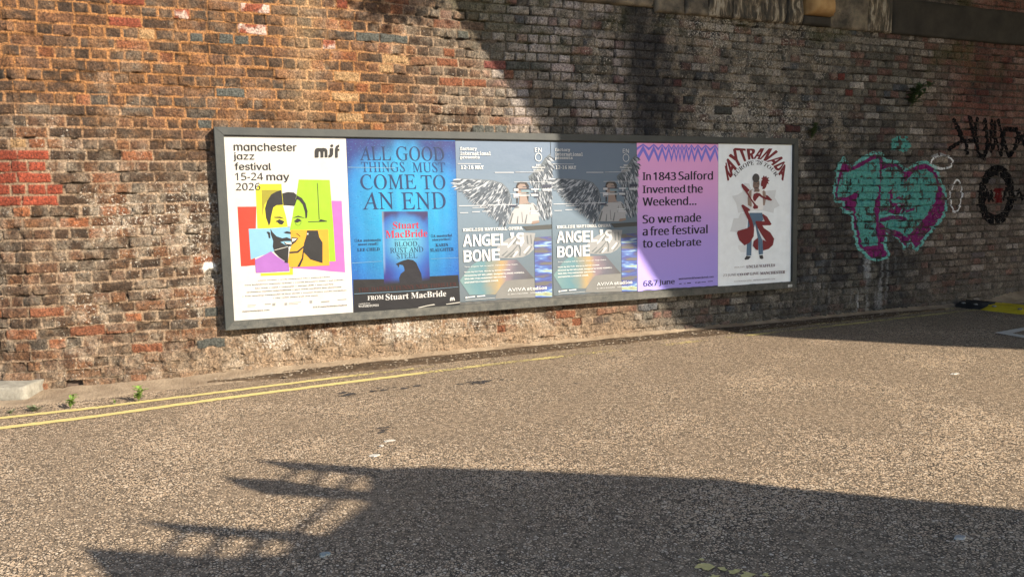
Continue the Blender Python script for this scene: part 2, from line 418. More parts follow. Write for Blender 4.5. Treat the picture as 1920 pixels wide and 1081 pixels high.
    col = lerp3(col, np.broadcast_to(A((.27, .225, .17)), bc.shape), np.clip((eff - .22) * 1.5, 0, .6) * sst(.40, .68, fbm(s, t, .09, 133, 4)))
    sk = np.clip(soot * 1.1, 0, .85); col = lerp3(col, np.broadcast_to(A((.020, .020, .022)), bc.shape), sk); eff = eff * (1 - sk)
    # weathered crest: the whole face waves a little
    h = h + (fbm(s, t, 1.6, 141, 2) - .5) * .02
    return h, col, np.clip(eff, 0, 1), brick
WALL_Y = .085
zoff = np.array([0, .0035, .007, .011, .020, .034, .050, .066, .0775, .0825])
def wall_sheet(name, s_arr, t_arr, origin, ang, parent):
    S, T = np.meshgrid(s_arr, t_arr)
    h, col, eff, _ = wall_fields(S, T)
    ux, uy = math.cos(ang), math.sin(ang)        # along the wall
    nx, ny = math.sin(ang), -math.cos(ang)       # out of the wall
    D = S - origin[0]
    P = np.stack([origin[0] + D * ux + h * nx, origin[1] + D * uy + h * ny, T], -1)
    return grid_mesh(name, P, M_brick, parent, np.concatenate([col, eff[..., None]], -1))
CORNER = -1.515
xs = [CORNER]
while xs[-1] < 13.0:
    x = xs[-1]; dist = math.hypot(x + .42, 7.1)
    xs.append(x + .0070 * (dist / 7.1) ** 1.5 * (1.0 if x < 10.7 else 3))
xs = np.array(xs)
ts = np.concatenate([k * CH + zoff for k in range(0, 48)]); ts = ts[ts < 4.25]
wall = empty('brick_wall', (4, WALL_Y, 0), 'old weathered brick railway wall running along the street behind the hoarding', 'wall')
def adopt(o, root):
    o.parent = root; o.matrix_parent_inverse = Matrix.Translation(-Vector(root.location)); return o
adopt(wall_sheet('brickwork', xs, ts, (CORNER, WALL_Y), 0.0, None), wall)
rl = np.arange(CORNER - 2.2, CORNER + .0001, .0085); rl[-1] = CORNER
adopt(wall_sheet('angled_return', rl, ts, (CORNER, WALL_Y), math.radians(-24), None), wall)
bm = bmesh.new(); box_bm(bm, -1.45, 13.0, .16, .75, 0, 4.26); bmesh.ops.create_cone(bm, cap_ends=True, segments=10, radius1=.045, radius2=.045, depth=4.25, matrix=Matrix.Translation((-1.495, .15, 2.125))); box_bm(bm, -1.0, 26, .12, .75, 4.26, 6.0)
adopt(from_bm('wall_core', bm, rough_mat('sooty_brick_core', (.06, .045, .035), (.11, .075, .055), 3)), wall)

# stone course, corbel and concrete beam above the bricks
def noisy_block(x0, x1, y0, y1, z0, z1, seed, amp, nx=14, nz=8, bev=.02):
    """front face as relief plus sides going back"""
    s = np.linspace(x0, x1, nx); t = np.linspace(z0, z1, nz)
    S, T = np.meshgrid(s, t)
    e = np.minimum(np.minimum(S - x0, x1 - S), np.minimum(T - z0, z1 - T))
    hh = (fbm(S, T, .22, seed, 3) - .5) * amp - bev * (1 - np.clip(e / bev, 0, 1)) ** 2
    F = np.stack([S, y0 - hh, T], -1)
    def ring(yv, g=0): return np.stack([S, S * 0 + yv, T], -1)
    b = [F[0], F[-1], F[:, 0], F[:, -1]]
    vs = [tuple(p) for p in F.reshape(-1, 3)]; fs = []
    for r in range(nz - 1):
        for c in range(nx - 1):
            a = r * nx + c; fs.append((a, a + 1, a + nx + 1, a + nx))
    def strip(idx):
        base = len(vs)
        for i in idx: vs.append((vs[i][0], y1, vs[i][2]))
        for q in range(len(idx) - 1): fs.append((idx[q], base + q, base + q + 1, idx[q + 1]))
    strip(list(range(nx))); strip([(nz - 1) * nx + c for c in range(nx)][::-1])
    strip([r * nx for r in range(nz)][::-1]); strip([r * nx + nx - 1 for r in range(nz)])
    return vs, fs
def block(name, args, mat, lab=None):
    v, f = noisy_block(*args); o = obj(name, v, f, mat, None, True); adopt(o, wall)
    if lab: o['label'] = lab
    return o
edges = [4.32, 4.68, 4.98, 5.30, 5.72, 6.06, 6.29]
for i in range(6):
    block('stone_block', (edges[i] + .005, edges[i + 1] - .005, .035 - .012 * (i % 2), .2, 3.415, 3.80, 300 + i * 7, .05 if i < 2 else .11, 22, 20), M_stone if i in (0, 1) else M_lime)
block('stone_block', (3.2, 4.31, .05, .2, 3.46, 3.82, 360, .05, 30, 14), M_stone)
block('stone_block', (6.72, 7.30, .05, .2, 3.415, 3.82, 370, .08, 22, 18), M_stone)
block('stone_block', (7.31, 7.68, .04, .2, 3.415, 3.82, 371, .05, 22, 18), M_lime)
block('corbel', (6.33, 6.69, -.10, .2, 3.53, 3.85, 380, .03, 14, 12, .08), M_ochre, 'rounded ochre corbel stone under the bridge edge')
block('corbel', (6.30, 6.71, .03, .2, 3.42, 3.525, 381, .02, 14, 8, .02), M_conc)
block('concrete_beam', (7.69, 13.0, .045, .2, 3.415, 3.835, 390, .03, 90, 16, .01), M_conc, 'dark concrete beam let into the wall top')

# sandy fillet along the wall foot, rising into a narrow footway at the far right
sx = np.concatenate([np.arange(-3.2, 9.0, .045), np.arange(9.0, 14, .15)]); sv = np.linspace(0, 1, 12)
S, V = np.meshgrid(sx, sv)
wfoot = .30 + .05 * (vnoise(S, S * 0, .6, 201) - .5) + .16 * sst(.3, -1.3, S) - .12 * sst(.3, 1.5, S) * sst(11, 9.6, S) - .10 * np.exp(-((S - 9.1) / .5) ** 2)
edge_n = (vnoise(S, V * 0, .09, 203) - .5) * .05
yv = WALL_Y + .03 - V * (wfoot + edge_n)
yv = yv + np.where(S < CORNER, (CORNER - S) * math.tan(math.radians(24)), 0) * (1 - V * .2)
rise = .09 * sst(9.45, 10.2, S)
zv = (.004 + (.034 + .02 * sst(-.6, .4, S) * sst(8.8, 8.0, S) + rise) * (1 - V) ** 1.4 + (fbm(S, yv, .12, 205, 3) - .5) * .012 * (1 - V)) * np.where(V > .99, 0, 1) - np.where(V > .99, .006, 0)
tag(grid_mesh('footway_fillet', np.stack([S, yv, zv], -1), M_sand), kind='structure')

# dark dirt lying in the channel and crumbs on it
S, V = np.meshgrid(np.arange(-.25, 8.6, .03), np.linspace(0, 1, 12))
c0 = -.12 + .06 * S.clip(0, 3) / 3; half = (.13 * sst(-.25, .5, S) * sst(8.6, 6.5, S) + .02) * (.7 + .6 * vnoise(S, V * 0, .25, 211))
yv = c0 + (V - .5) * 2 * half - .02
zv = .006 + .016 * np.sin(V * math.pi) * (.4 + fbm(S, yv, .07, 213, 3)) + .01 * (yv > -.05)
zv[0] = zv[-1] = -.004
tag(grid_mesh('channel_dirt', np.stack([S, yv, zv], -1), M_dirt), 'dark brown dirt and leaf crumbs gathered along the wall foot', 'dirt', kind='stuff')
vs, fs = [], []
rr = random.Random(3)
for i in range(1500):
    x = rr.uniform(-.2, 8.0); y = -.13 + .03 * x / 4 + rr.gauss(0, .085)
    if y > .03: continue
    r = rr.uniform(.003, .011) * (1.7 if rr.random() < .06 else 1); a = rr.uniform(0, 6.3); z = .012 + .014 * rr.random()
    b = len(vs)
    for q in range(5):
        aa = a + q * 1.2566; rq = r * rr.uniform(.5, 1.2)
        vs.append((x + math.cos(aa) * rq * 1.5, y + math.sin(aa) * rq, z + rr.uniform(-.003, .006)))
    vs.append((x, y, z + r * .5)); fs += [(b + q, b + (q + 1) % 5, b + 5) for q in range(5)]
tag(obj('leaf_litter', vs, fs, rough_mat('dry_crumbs', (.07, .045, .028), (.34, .29, .22), 40, 80, .002)), 'dry crumbs and broken leaves scattered over the channel dirt', 'litter', kind='stuff')

# ------------------------------------------------------------------ road markings
def worn_mat(name, c, lo, hi):
    m, t, b = new_mat(name); pos = world_pos(t)
    n = noise(t, pos, 40, 4, .7); n2 = noise(t, pos, 2.0, 3, .6)
    at = t.nodes.new('ShaderNodeAttribute'); at.attribute_name = 'col'
    L(t, mixc(t, maprange(t, n, .3, .7), c, tuple(x * .72 for x in c)), b.inputs['Base Color'])
    b.inputs['Roughness'].default_value = .8
    k = math_n(t, 'SUBTRACT', math_n(t, 'ADD', math_n(t, 'MULTIPLY', n, .6), math_n(t, 'MULTIPLY', n2, .4)), at.outputs['Alpha'])
    a = maprange(t, k, -.02, .03)
    L(t, a, b.inputs['Alpha']); L(t, bump(t, n, .6, .004), b.inputs['Normal'])
    return m
M_yellow = worn_mat('worn_yellow_paint', (.60, .49, .185), 0, 1)
M_white = worn_mat('worn_white_paint', (.56, .53, .47), 0, 1)
def road_line(name, pts, width, mat, wear, z=.005):
    px_ = np.array([p[0] for p in pts]); py_ = np.array([p[1] for p in pts])
    X = np.arange(px_[0], px_[-1], .012); Yc = np.interp(X, px_, py_)
    rows = np.linspace(-.5, .5, 7)
    S, Rw = np.meshgrid(X, rows)
    w = width * (1 + .25 * (vnoise(S, Rw * 0 + np.sign(Rw), .05, 221) - .5)) 
    Y = Yc[None] + Rw * w + (vnoise(S, S * 0, .5, 223) - .5) * .01 + (vnoise(S, S * 0, .03, 225) - .5) * .008
    c = np.zeros(S.shape + (4,)); c[..., 3] = wear(S)
    return grid_mesh(name, np.stack([S, Y, S * 0 + z], -1), mat, None, c)
y1 = [(-3.4, -.82), (-1.636, -.665), (-1.035, -.645), (-.144, -.555), (.8, -.455), (1.6, -.40), (2.5, -.368), (6.6, -.20), (8.9, -.05)]
y2 = [(-3.4, -1.16), (-1.583, -.985), (-1.012, -.935), (-.158, -.80), (.75, -.70), (1.55, -.62), (2.2, -.57), (3.0, -.535), (5.05, -.45), (6.55, -.39), (8.9, -.30)]
tag(road_line('yellow_line', y1, .070, M_yellow, lambda s: np.interp(s, [-2, .2, 1.2, 2.4, 4, 6, 9], [.28, .36, .53, .60, .60, .52, .50])),
    'no-parking yellow line nearer the wall, worn away towards the bridge', 'road marking', 'double yellow lines along the wall')
tag(road_line('yellow_line', y2, .082, M_yellow, lambda s: np.interp(s, [-2, .6, 2, 3.5, 4.5, 6, 9], [.26, .35, .48, .55, .55, .48, .47])),
    'no-parking yellow line farther from the wall, the brighter of the two', 'road marking', 'double yellow lines along the wall')
def flat_poly(name, pts, z, mat, alpha=.3):
    bm = bmesh.new(); vs = [bm.verts.new((p[0], p[1], z)) for p in pts]; bm.faces.new(vs)
    if bm.faces[:][0].normal.z < 0: bmesh.ops.reverse_faces(bm, faces=bm.faces[:])
    o = from_bm(name, bm, mat)
    a = o.data.color_attributes.new('col', 'FLOAT_COLOR', 'POINT')
    for d in a.data: d.color = (1, 1, 1, alpha)
    return o
wm = flat_poly('bay_corner_marking', [(7.368, -1.606), (7.949, -1.525), (8.7, -1.42), (8.7, -1.54), (7.741, -1.664), (7.48, -1.717), (7.448, -1.861), (7.36, -2.4), (7.21, -2.4), (7.295, -1.964)], .005, M_white, .33)
tag(wm, 'worn white pointed road marking in the bridge shade at the right', 'road marking')
# yellow paint spill near the camera
ysp = empty('yellow_paint_spill', (1.38, -4.77, 0), 'small flaked splashes of yellow paint on the shaded road nearest the viewer', 'road marking')
rr = random.Random(5)
for (cx_, cy_, r) in ((1.36, -4.72, .026), (1.41, -4.76, .018), (1.34, -4.80, .020), (1.44, -4.80, .018), (1.39, -4.66, .012), (1.30, -4.85, .018), (1.47, -4.84, .024), (1.22, -4.82, .014), (1.52, -4.87, .014)):
    pts_ = []
    for q in range(11):
        a = q * .5712; rq = r * rr.uniform(.4, 1.3); pts_.append((cx_ - 1.38 + math.cos(a) * rq * 1.4, cy_ + 4.77 + math.sin(a) * rq))
    o = flat_poly('paint_splash', pts_, .006, M_yellow, .30); o.parent = ysp
# pale scraps trodden into the road
M_scrap = rough_mat('pale_scrap', (.26, .25, .22), (.42, .40, .36), 50, 90, .004)
def scrap(x, y, w, d, lab, mat=M_scrap):
    rr = random.Random(int(x * 1000) + int(y * 77)); bm = bmesh.new(); n = 11
    lo = [bm.verts.new((math.cos(i * 6.283 / n) * w * rr.uniform(.55, 1.15), math.sin(i * 6.283 / n) * d * rr.uniform(.55, 1.15), .001)) for i in range(n)]
    hi = [bm.verts.new((v.co.x * .86, v.co.y * .86, .005 + rr.uniform(0, .004))) for v in lo]
    bm.faces.new(hi)
    for i in range(n): bm.faces.new((lo[i], lo[(i + 1) % n], hi[(i + 1) % n], hi[i]))
    o = from_bm('litter_scrap', bm, mat); o.location = (x, y, 0)
    tag(o, lab, 'litter', 'pale scraps on the road')
scrap(.545, -2.745, .035, .020, 'white flattened scrap just beyond the spiky shadow tips')
scrap(.70, -2.50, .040, .014, 'long pale scrap on the sunlit road, farthest of the trio above the spiky shadow')
scrap(.63, -2.58, .016, .012, 'tiny pale scrap between the flattened scrap and the long one')
scrap(.056, -3.957, .028, .022, 'grey disc-like scrap inside the near shadow', rough_mat('grey_scrap', (.2, .22, .2), (.28, .3, .28), 50))
scrap(5.236, -2.787, .05, .02, 'white scrap alone on the sunlit road at the right')
scrap(5.42, -.06, .05, .03, 'pale crumpled scrap in the dirt where the shade begins')
scrap(2.46, -4.95, .035, .02, 'whitish smear of a scrap at the shaded bottom right')

# dark tar spots on the sunlit road
M_tar = worn_mat('soaked_tar', (.035, .030, .028), 0, 1)
def tar(x, y, n, sp, lab):
    rr = random.Random(int(x * 991)); pv, pf = [], []
    for i in range(n):
        cx_, cy_ = x + rr.gauss(0, sp), y + rr.gauss(0, sp * .45); r = rr.uniform(.008, .03); b = len(pv)
        m_ = 9
        for q in range(m_):
            aa = q * 6.283 / m_; rq = r * rr.uniform(.35, 1.3); pv.append((cx_ + math.cos(aa) * rq * 1.6, cy_ + math.sin(aa) * rq, .0035 + i * .00006))
        pf.append(tuple(range(b, b + m_)))
    to = obj('tar_stain', pv, pf, M_tar)
    ta = to.data.color_attributes.new('col', 'FLOAT_COLOR', 'POINT')
    for d in ta.data: d.color = (1, 1, 1, .47)
    tag(to, lab, 'stain', 'dark stains on the sunlit road')
for q in ((([(1.845, -1.219)])[0], 22, .10, 'dark spatter stain on the road in front of the grey winged posters'),
          (([(0.9768, -1.071)])[0], 14, .11, 'thin dark stain close under the yellow lines below the blue poster'),
          (([(0.7383, -1.106)])[0], 12, .07, 'smaller dark stain left of the thin one by the yellow lines'),
          (([(0.7469, -2.239)])[0], 6, .05, 'dark flecks on the road above the spiky shadow')):
    tar(q[0][0], q[0][1], *q[1:])

# rubber speed hump modules
def hump(y0, y1, mat, lab, grp, bolts):
    root = empty('speed_hump_module', (9.15, (y0 + y1) / 2, 0), lab, 'speed hump', grp)
    w = .26; n = 14; rows = 12
    U, V = np.meshgrid(np.linspace(-1, 1, n), np.linspace(0, 1, rows))
    endc = np.minimum(1, np.minimum(V * 9, (1 - V) * 9))
    Z = .078 * (1 - np.abs(U) ** 2.4) * (.25 + .75 * np.sqrt(endc)) 
    P = np.stack([U * w * (.93 + .07 * endc), (y0 + (y1 - y0) * V) - (y0 + y1) / 2, Z - .002], -1)
    o = grid_mesh('body', P[::-1], mat, root)
    bm = bmesh.new()
    for gx in (-.55, -.05, .45):
        box_bm(bm, gx * w, gx * w + .014, -(y1 - y0) * .42, (y1 - y0) * .42, .05 * (1 - abs(gx) ** 2.2) + .008, .078 * (1 - abs(gx) ** 2.4) + .0035)
    from_bm('tread_rib', bm, mat, root)
    for by in bolts:
        bm = bmesh.new(); bmesh.ops.create_cone(bm, cap_ends=True, segments=12, radius1=.028, radius2=.022, depth=.014, matrix=Matrix.Translation((-.17, by - (y0 + y1) / 2, .056)))
        from_bm('bolt', bm, M_boltmat, root)
    return root
M_boltmat = rough_mat('dull_bolt', (.05, .045, .04), (.3, .28, .25), 60, 90, .001, .5)
M_blk = rough_mat('black_rubber', (.012, .012, .013), (.03, .03, .03), 9, 60, .003, .7)
M_ylw = rough_mat('yellow_rubber', (.50, .36, .02), (.62, .46, .03), 7, 50, .004, .6, .3, (.25, .18, .03))
hump(-.30, .085, M_blk, 'black rubber speed hump module against the wall foot', 'rubber speed hump modules', (-.20, -.03))
hump(-.90, -.305, M_ylw, 'scuffed yellow speed hump module next to the black one', 'rubber speed hump modules', (-.78, -.45))
hump(-1.5, -.905, M_blk, 'black speed hump module in mid road beyond the yellow one', 'rubber speed hump modules', (-1.35, -1.05))

# granite block at the wall corner
v, f = noisy_block(-2.35, -1.56, 0, .35, 0, .125, 401, .02, 30, 9, .018)
for i in range(len(v)): v[i] = (v[i][0], v[i][1] , v[i][2])
bm = bmesh.new(); bv = [bm.verts.new((x + 1.56, y, z)) for x, y, z in v]
for q in f: bm.faces.new([bv[i] for i in q])
vb = [bm.verts.new(p) for p in ((-.785, .01, .122), (-.005, .01, .122), (-.005, .35, .122), (-.785, .35, .122))]; bm.faces.new(vb)
gb = from_bm('stone_kerb_block', bm, M_kerb, None, True); gb.location = (-1.555, -.14, -.005); gb.rotation_euler.z = math.radians(-20)
tag(gb, 'pale granite block set at the foot of the wall corner', 'stone block')

# ------------------------------------------------------------------ hoarding frame
X0, X1, Z0, Z1 = -.079, 6.178, .419, 2.128
IX0, IX1, IZ0, IZ1 = -.004, 6.113, .494, 2.062
board = empty('billboard', (3.05, .08, Z0), 'long dark grey framed hoarding with six posters fixed to the brick wall', 'billboard')
def rail(o4, i4, mat):
    """mitred rail: outer edge o4 (2 pts), inner edge i4 (2 pts), front y=-.03 back y=.10"""
    bm = bmesh.new()
    pts = [o4[0], o4[1], i4[0], i4[1]]
    fr = [bm.verts.new((p[0], -.030, p[1])) for p in pts]; bk = [bm.verts.new((p[0], .10, p[1])) for p in pts]
    bm.faces.new(fr); bm.faces.new(bk[::-1])
    for i in range(4): bm.faces.new((fr[i], bk[i], bk[(i + 1) % 4], fr[(i + 1) % 4]))
    bmesh.ops.recalc_face_normals(bm, faces=bm.faces[:])
    es = [e for e in bm.edges if abs(e.verts[0].co.y + .03) < 1e-6 and abs(e.verts[1].co.y + .03) < 1e-6]
    bmesh.ops.bevel(bm, geom=es, offset=.0035, segments=2, affect='EDGES')
    return adopt(from_bm('frame_rail', bm, mat), board)
rail([(X0, Z1), (X1, Z1)], [(IX1, IZ1), (IX0, IZ1)], M_frame)
rail([(X0, Z0), (X1, Z0)], [(IX1, IZ0), (IX0, IZ0)], M_frame_low)
rail([(X0, Z0), (X0, Z1)], [(IX0, IZ1), (IX0, IZ0)], M_frame)
rail([(X1, Z0), (X1, Z1)], [(IX1, IZ1), (IX1, IZ0)], M_frame)
bm = bmesh.new(); box_bm(bm, IX0 - .01, IX1 + .01, .006, .09, IZ0 - .01, IZ1 + .01)
adopt(from_bm('backing_board', bm, M_board), board)

# ------------------------------------------------------------------ printing helpers (flat ink layers on a poster sheet)
FONT = {}
try:
    fd = bpy.utils.system_resource('DATAFILES', path='fonts')
    for k, n in (('inter', 'Inter.woff2'), ('mono', 'DejaVuSansMono.woff2'), ('math', 'NotoSansMath-Regular.woff2')):
        FONT[k] = bpy.data.fonts.load(os.path.join(fd, n))
except Exception as e:
    print('fonts fall back', e); FONT = {}
def alpha_map(s, up, lo, dg):
    o = ''
    for c in s:
        if 'A' <= c <= 'Z' and up: o += chr(up + ord(c) - 65)
        elif 'a' <= c <= 'z' and lo: o += chr(lo + ord(c) - 97)
        elif '0' <= c <= '9' and dg: o += chr(dg + ord(c) - 48)
        else: o += c
    return o
def text_mesh(s, font):
    c = bpy.data.curves.new('t', 'FONT'); c.resolution_u = 4; c.size = 1
    f = None; body = s
    if FONT:
        if font == 'inter': f = FONT['inter']; body = s
        elif font == 'geo': f = FONT['inter']; body = s.replace('a', '\u0251')
        elif font == 'mono': f = FONT['math']; body = alpha_map(s, 0x1D670, 0x1D68A, 0x1D7F6)
        elif font == 'mono2': f = FONT['mono']
        elif font == 'serifb': f = FONT['math']; body = alpha_map(s, 0x1D400, 0x1D41A, 0x1D7CE)
        elif font == 'serif': f = FONT['math']; body = alpha_map(s, 0x1D434, 0, 0); c.shear = -.30
        elif font == 'sansb': f = FONT['math']; body = alpha_map(s, 0x1D5D4, 0x1D5EE, 0x1D7EC)
        elif font == 'sans': f = FONT['math']
        elif font == 'blend': f = None
    if f: c.font = f
    c.body = body
    o = bpy.data.objects.new('t', c); COL.objects.link(o)
    dg = bpy.context.evaluated_depsgraph_get()
    me = bpy.data.meshes.new_from_object(o.evaluated_get(dg), depsgraph=dg)
    bpy.data.objects.remove(o); bpy.data.curves.remove(c)
    V = np.empty(len(me.vertices) * 3); me.vertices.foreach_get('co', V); V = V.reshape(-1, 3)
    F = [tuple(p.vertices) for p in me.polygons]
    bpy.data.meshes.remove(me)
    V[:, :2] -= V[:, :2].min(0); V[:, :2] /= np.maximum(V[:, :2].max(0), 1e-6)
    return V[:, :2], F
LAY = .0007
class Poster:
    def __init__(self, x0, x1, z0, z1, label, mat, group=None, rag=None):
        self.o = (x0, 0.0, z0)
        self.root = empty('poster', self.o, label, 'poster', group)
        self.n = 1
        n = 40
        xs_ = np.linspace(0, x1 - x0, n)
        bot = [((x, (0 if rag is None else rag * vnoise(np.array([x]), np.array([0.]), .05, 501 + int(x0 * 10))[0]))) for x in xs_]
        pts = bot + [(x1 - x0, z1 - z0), (0, z1 - z0)]
        self.sheet = obj('paper_sheet', [(p[0], 0, p[1]) for p in pts], [tuple(range(len(pts)))], mat, self.root)
    def y(self, lay): return -LAY * lay
    def loc(self, p): return (p[0] - self.o[0], p[1] - self.o[2])
    def poly(self, name, pts, col, lay, mat=None):
        y = self.y(lay); P = [self.loc(p) for p in pts]
        a = sum(P[i - 1][0] * P[i][1] - P[i][0] * P[i - 1][1] for i in range(len(P)))
        if a < 0: P = P[::-1]
        return obj(name, [(p[0], y, p[1]) for p in P], [tuple(range(len(P)))], mat or print_mat(col), self.root)
    def multi(self, name, polys, col, lay, mat=None):
        if name not in ('feathers', 'zigzag_header'):
            return [self.poly(name, q, col, lay + .02 * (i % 20), mat) for i, q in enumerate(polys)]
        vs, fs = [], []
        for pts in polys:
            P = [self.loc(p) for p in pts]
            a = sum(P[i - 1][0] * P[i][1] - P[i][0] * P[i - 1][1] for i in range(len(P)))
            if a < 0: P = P[::-1]
            b = len(vs); vs += [(p[0], self.y(lay) - .00002 * len(fs) % .0006, p[1]) for p in P]; fs.append(tuple(range(b, b + len(P))))
        return obj(name, vs, fs, mat or print_mat(col), self.root)
    def text(self, name, s, box, col, lay, font='inter', bold=0.0, warp=None):
        V, F = text_mesh(s, font); vs, fs = [], []
        (ax, az), (bx, bz) = self.loc(box[0]), self.loc(box[1])
        copies = [0.0] if not bold else [-bold, bold, 0.0]
        for i, d in enumerate(copies):
            b = len(vs)
            vs += [(ax + v[0] * (bx - ax) + d, self.y(lay) - .00012 * i, az + v[1] * (bz - az)) for v in V]
            fs += [tuple(q + b for q in f) for f in F]
        return obj(name, vs, fs, print_mat(col), self.root)
    def warp_text(self, name, s, lo, up, col, lay, font='sansb', bold=0.0):
        V, F = text_mesh(s, font)
        lo = np.array([self.loc(p) for p in lo]); up = np.array([self.loc(p) for p in up])
        t = np.linspace(0, 1, len(lo)); tu = np.linspace(0, 1, len(up))
        f = lambda a, tt, x: np.stack([np.interp(x, tt, a[:, 0]), np.interp(x, tt, a[:, 1])], -1)
        A_ = f(lo, t, V[:, 0]); B_ = f(up, tu, V[:, 0]); P = A_ + (B_ - A_) * V[:, 1:2]
        vs, fs = [], []
        for i, d in enumerate((-bold, bold, 0.0) if bold else (0.0,)):
            b = len(vs); vs += [(p[0] + d, self.y(lay) - .00012 * i, p[1]) for p in P]; fs += [tuple(q + b for q in f_) for f_ in F]
        return obj(name, vs, fs, print_mat(col), self.root)
    def ring(self, name, c, rx, rz, w, col, lay, n=28):
        vs, fs = [], []; c = self.loc(c)
        for i in range(n):
            a = i * 6.28318 / n
            for r in (1, 0): vs.append((c[0] + math.cos(a) * (rx - w * (1 - r)), self.y(lay), c[1] + math.sin(a) * (rz - w * (1 - r))))
        for i in range(n): q = (i + 1) % n; fs.append((2 * i, 2 * q, 2 * q + 1, 2 * i + 1))
        return obj(name, vs, fs, print_mat(col), self.root)
    def disc(self, name, c, rx, rz, col, lay, n=22):
        return self.poly(name, [(c[0] + math.cos(i * 6.28318 / n) * rx, c[1] + math.sin(i * 6.28318 / n) * rz) for i in range(n)], col, lay)
def stroke(pts, w):
    P = [Vector(p) for p in pts]; Lf, Rt = [], []
    for i, p in enumerate(P):
        d = (P[min(i + 1, len(P) - 1)] - P[max(i - 1, 0)]); d = d.normalized() if d.length else Vector((1, 0)); n = Vector((-d.y, d.x))
        Lf.append(tuple(p + n * w / 2)); Rt.append(tuple(p - n * w / 2))
    return Lf + Rt[::-1]

INK = (.010, .010, .011)
# ---- poster 1: jazz festival collage
p = Poster(-.003, 1.020, .494, 2.056, 'white jazz festival poster with a colourful torn-paper portrait collage, leftmost in the frame', print_mat((.35, .34, .32)))
T = lambda s, box, col=INK, lay=9, font='inter', **k: p.text('printed_text', s, box, col, lay, font, **k)
T('manchester', [(0.073, 1.935), (0.5871, 2.002)], font='geo', bold=.0012); T('jazz', [(0.0667, 1.847), (0.2326, 1.921)], font='geo', bold=.0012); T('festival', [(0.0718, 1.774), (0.3668, 1.836)], font='geo', bold=.0012)
T('15-24', [(0.0694, 1.688), (0.2967, 1.751)], font='sans'); T('may', [(0.3258, 1.669), (0.5147, 1.734)], font='geo', bold=.0012); T('2026', [(0.0717, 1.603), (0.2692, 1.665)], font='sans')
p.multi('logo', [[(0.7402, 1.882), (0.743, 1.942), (0.7519, 1.96), (0.77, 1.966), (0.7984, 1.964), (0.8189, 1.967), (0.8431, 1.961), (0.8529, 1.943), (0.8504, 1.885), (0.8274, 1.884), (0.8295, 1.93), (0.8242, 1.94), (0.8172, 1.93), (0.8151, 1.884), (0.7906, 1.883), (0.7927, 1.93), (0.7851, 1.94), (0.7765, 1.93), (0.7727, 1.883)],
    [(0.8803, 1.986), (0.8848, 1.995), (0.894, 1.999), (0.9029, 1.995), (0.9066, 1.986), (0.9021, 1.977), (0.8929, 1.973), (0.884, 1.977)], [(0.8761, 1.965), (0.9049, 1.965), (0.9008, 1.91), (0.8892, 1.89), (0.86, 1.881), (0.8611, 1.904), (0.8721, 1.913)],
    [(0.9177, 1.882), (0.9211, 1.96), (0.9305, 1.984), (0.9584, 1.999), (0.9574, 1.977), (0.9463, 1.968), (0.9443, 1.96), (0.9584, 1.96), (0.9576, 1.942), (0.9435, 1.942), (0.9409, 1.883)]], INK, 8)
C = lambda n, pts, col, lay: p.poly(n, pts, col, lay)
C('paper_patch', [(0.0741, 1.465), (0.228, 1.464)] + [(0.1904, 0.9602), (0.1673, 0.9613), (0.121, 0.957), (0.0752, 0.9576)], (.33, .024, .012), 1)
C('paper_patch', [(0.8679, 1.504), (0.9593, 1.502)] + [(0.9625, 0.86), (0.8275, 0.877), (0.7209, 0.8949), (0.4793, 0.9242), (0.7281, 1.052)], (.33, .075, .25), 1)
C('paper_patch', [(0.261, 1.655), (0.4454, 1.655), (0.4476, 1.573), (0.4783, 1.476), (0.4962, 1.272), (0.2274, 1.273), (0.2301, 1.608)], (.36, .33, .012), 2)
C('paper_patch', [(0.2777, 1.605), (0.4428, 1.604), (0.4319, 1.573), (0.3529, 1.558), (0.2944, 1.479), (0.2717, 1.367)], (.17, .155, .012), 3)
C('paper_patch', [(0.5937, 1.692), (0.8612, 1.687)] + [(0.8752, 1.297), (0.8814, 0.9653), (0.8232, 0.9655), (0.8277, 1.252), (0.4989, 1.245)] + [(0.5002, 1.271), (0.5129, 1.369), (0.5403, 1.442), (0.5701, 1.564)], (.17, .29, .010), 3)
C('paper_patch', [(0.2332, 0.889), (0.4776, 0.8889), (0.4792, 0.9218), (0.5075, 0.9286), (0.5043, 0.8627), (0.2336, 0.8662)], (.35, .31, .015), 1)
C('paper_patch', [(0.1546, 1.276), (0.323, 1.275), (0.4967, 1.284), (0.5047, 1.118), (0.4804, 1.111), (0.344, 1.071), (0.2489, 1.043), (0.1584, 1.012)], (.12, .25, .34), 4)
C('paper_patch', [(0.193, 1.01), (0.2485, 1.035), (0.3286, 1.076), (0.3736, 1.033), (0.4422, 0.9811), (0.4732, 0.9633), (0.4764, 0.8972), (0.1948, 0.8951)], (.19, .072, .25), 5)
C('paper_patch', [(0.4989, 1.245), (0.5114, 1.257), (0.6396, 1.252), (0.8277, 1.252), (0.8257, 0.9301), (0.5759, 0.9295), (0.4716, 0.9304), (0.4652, 0.9636), (0.4863, 1.07), (0.5051, 1.126)], (.36, .19, .012), 4)
C('paper_patch', [(0.4503, 1.468), (0.5414, 1.466), (0.5252, 1.377), (0.5006, 1.28), (0.4807, 1.28), (0.4728, 1.362)], (.36, .34, .35), 4)
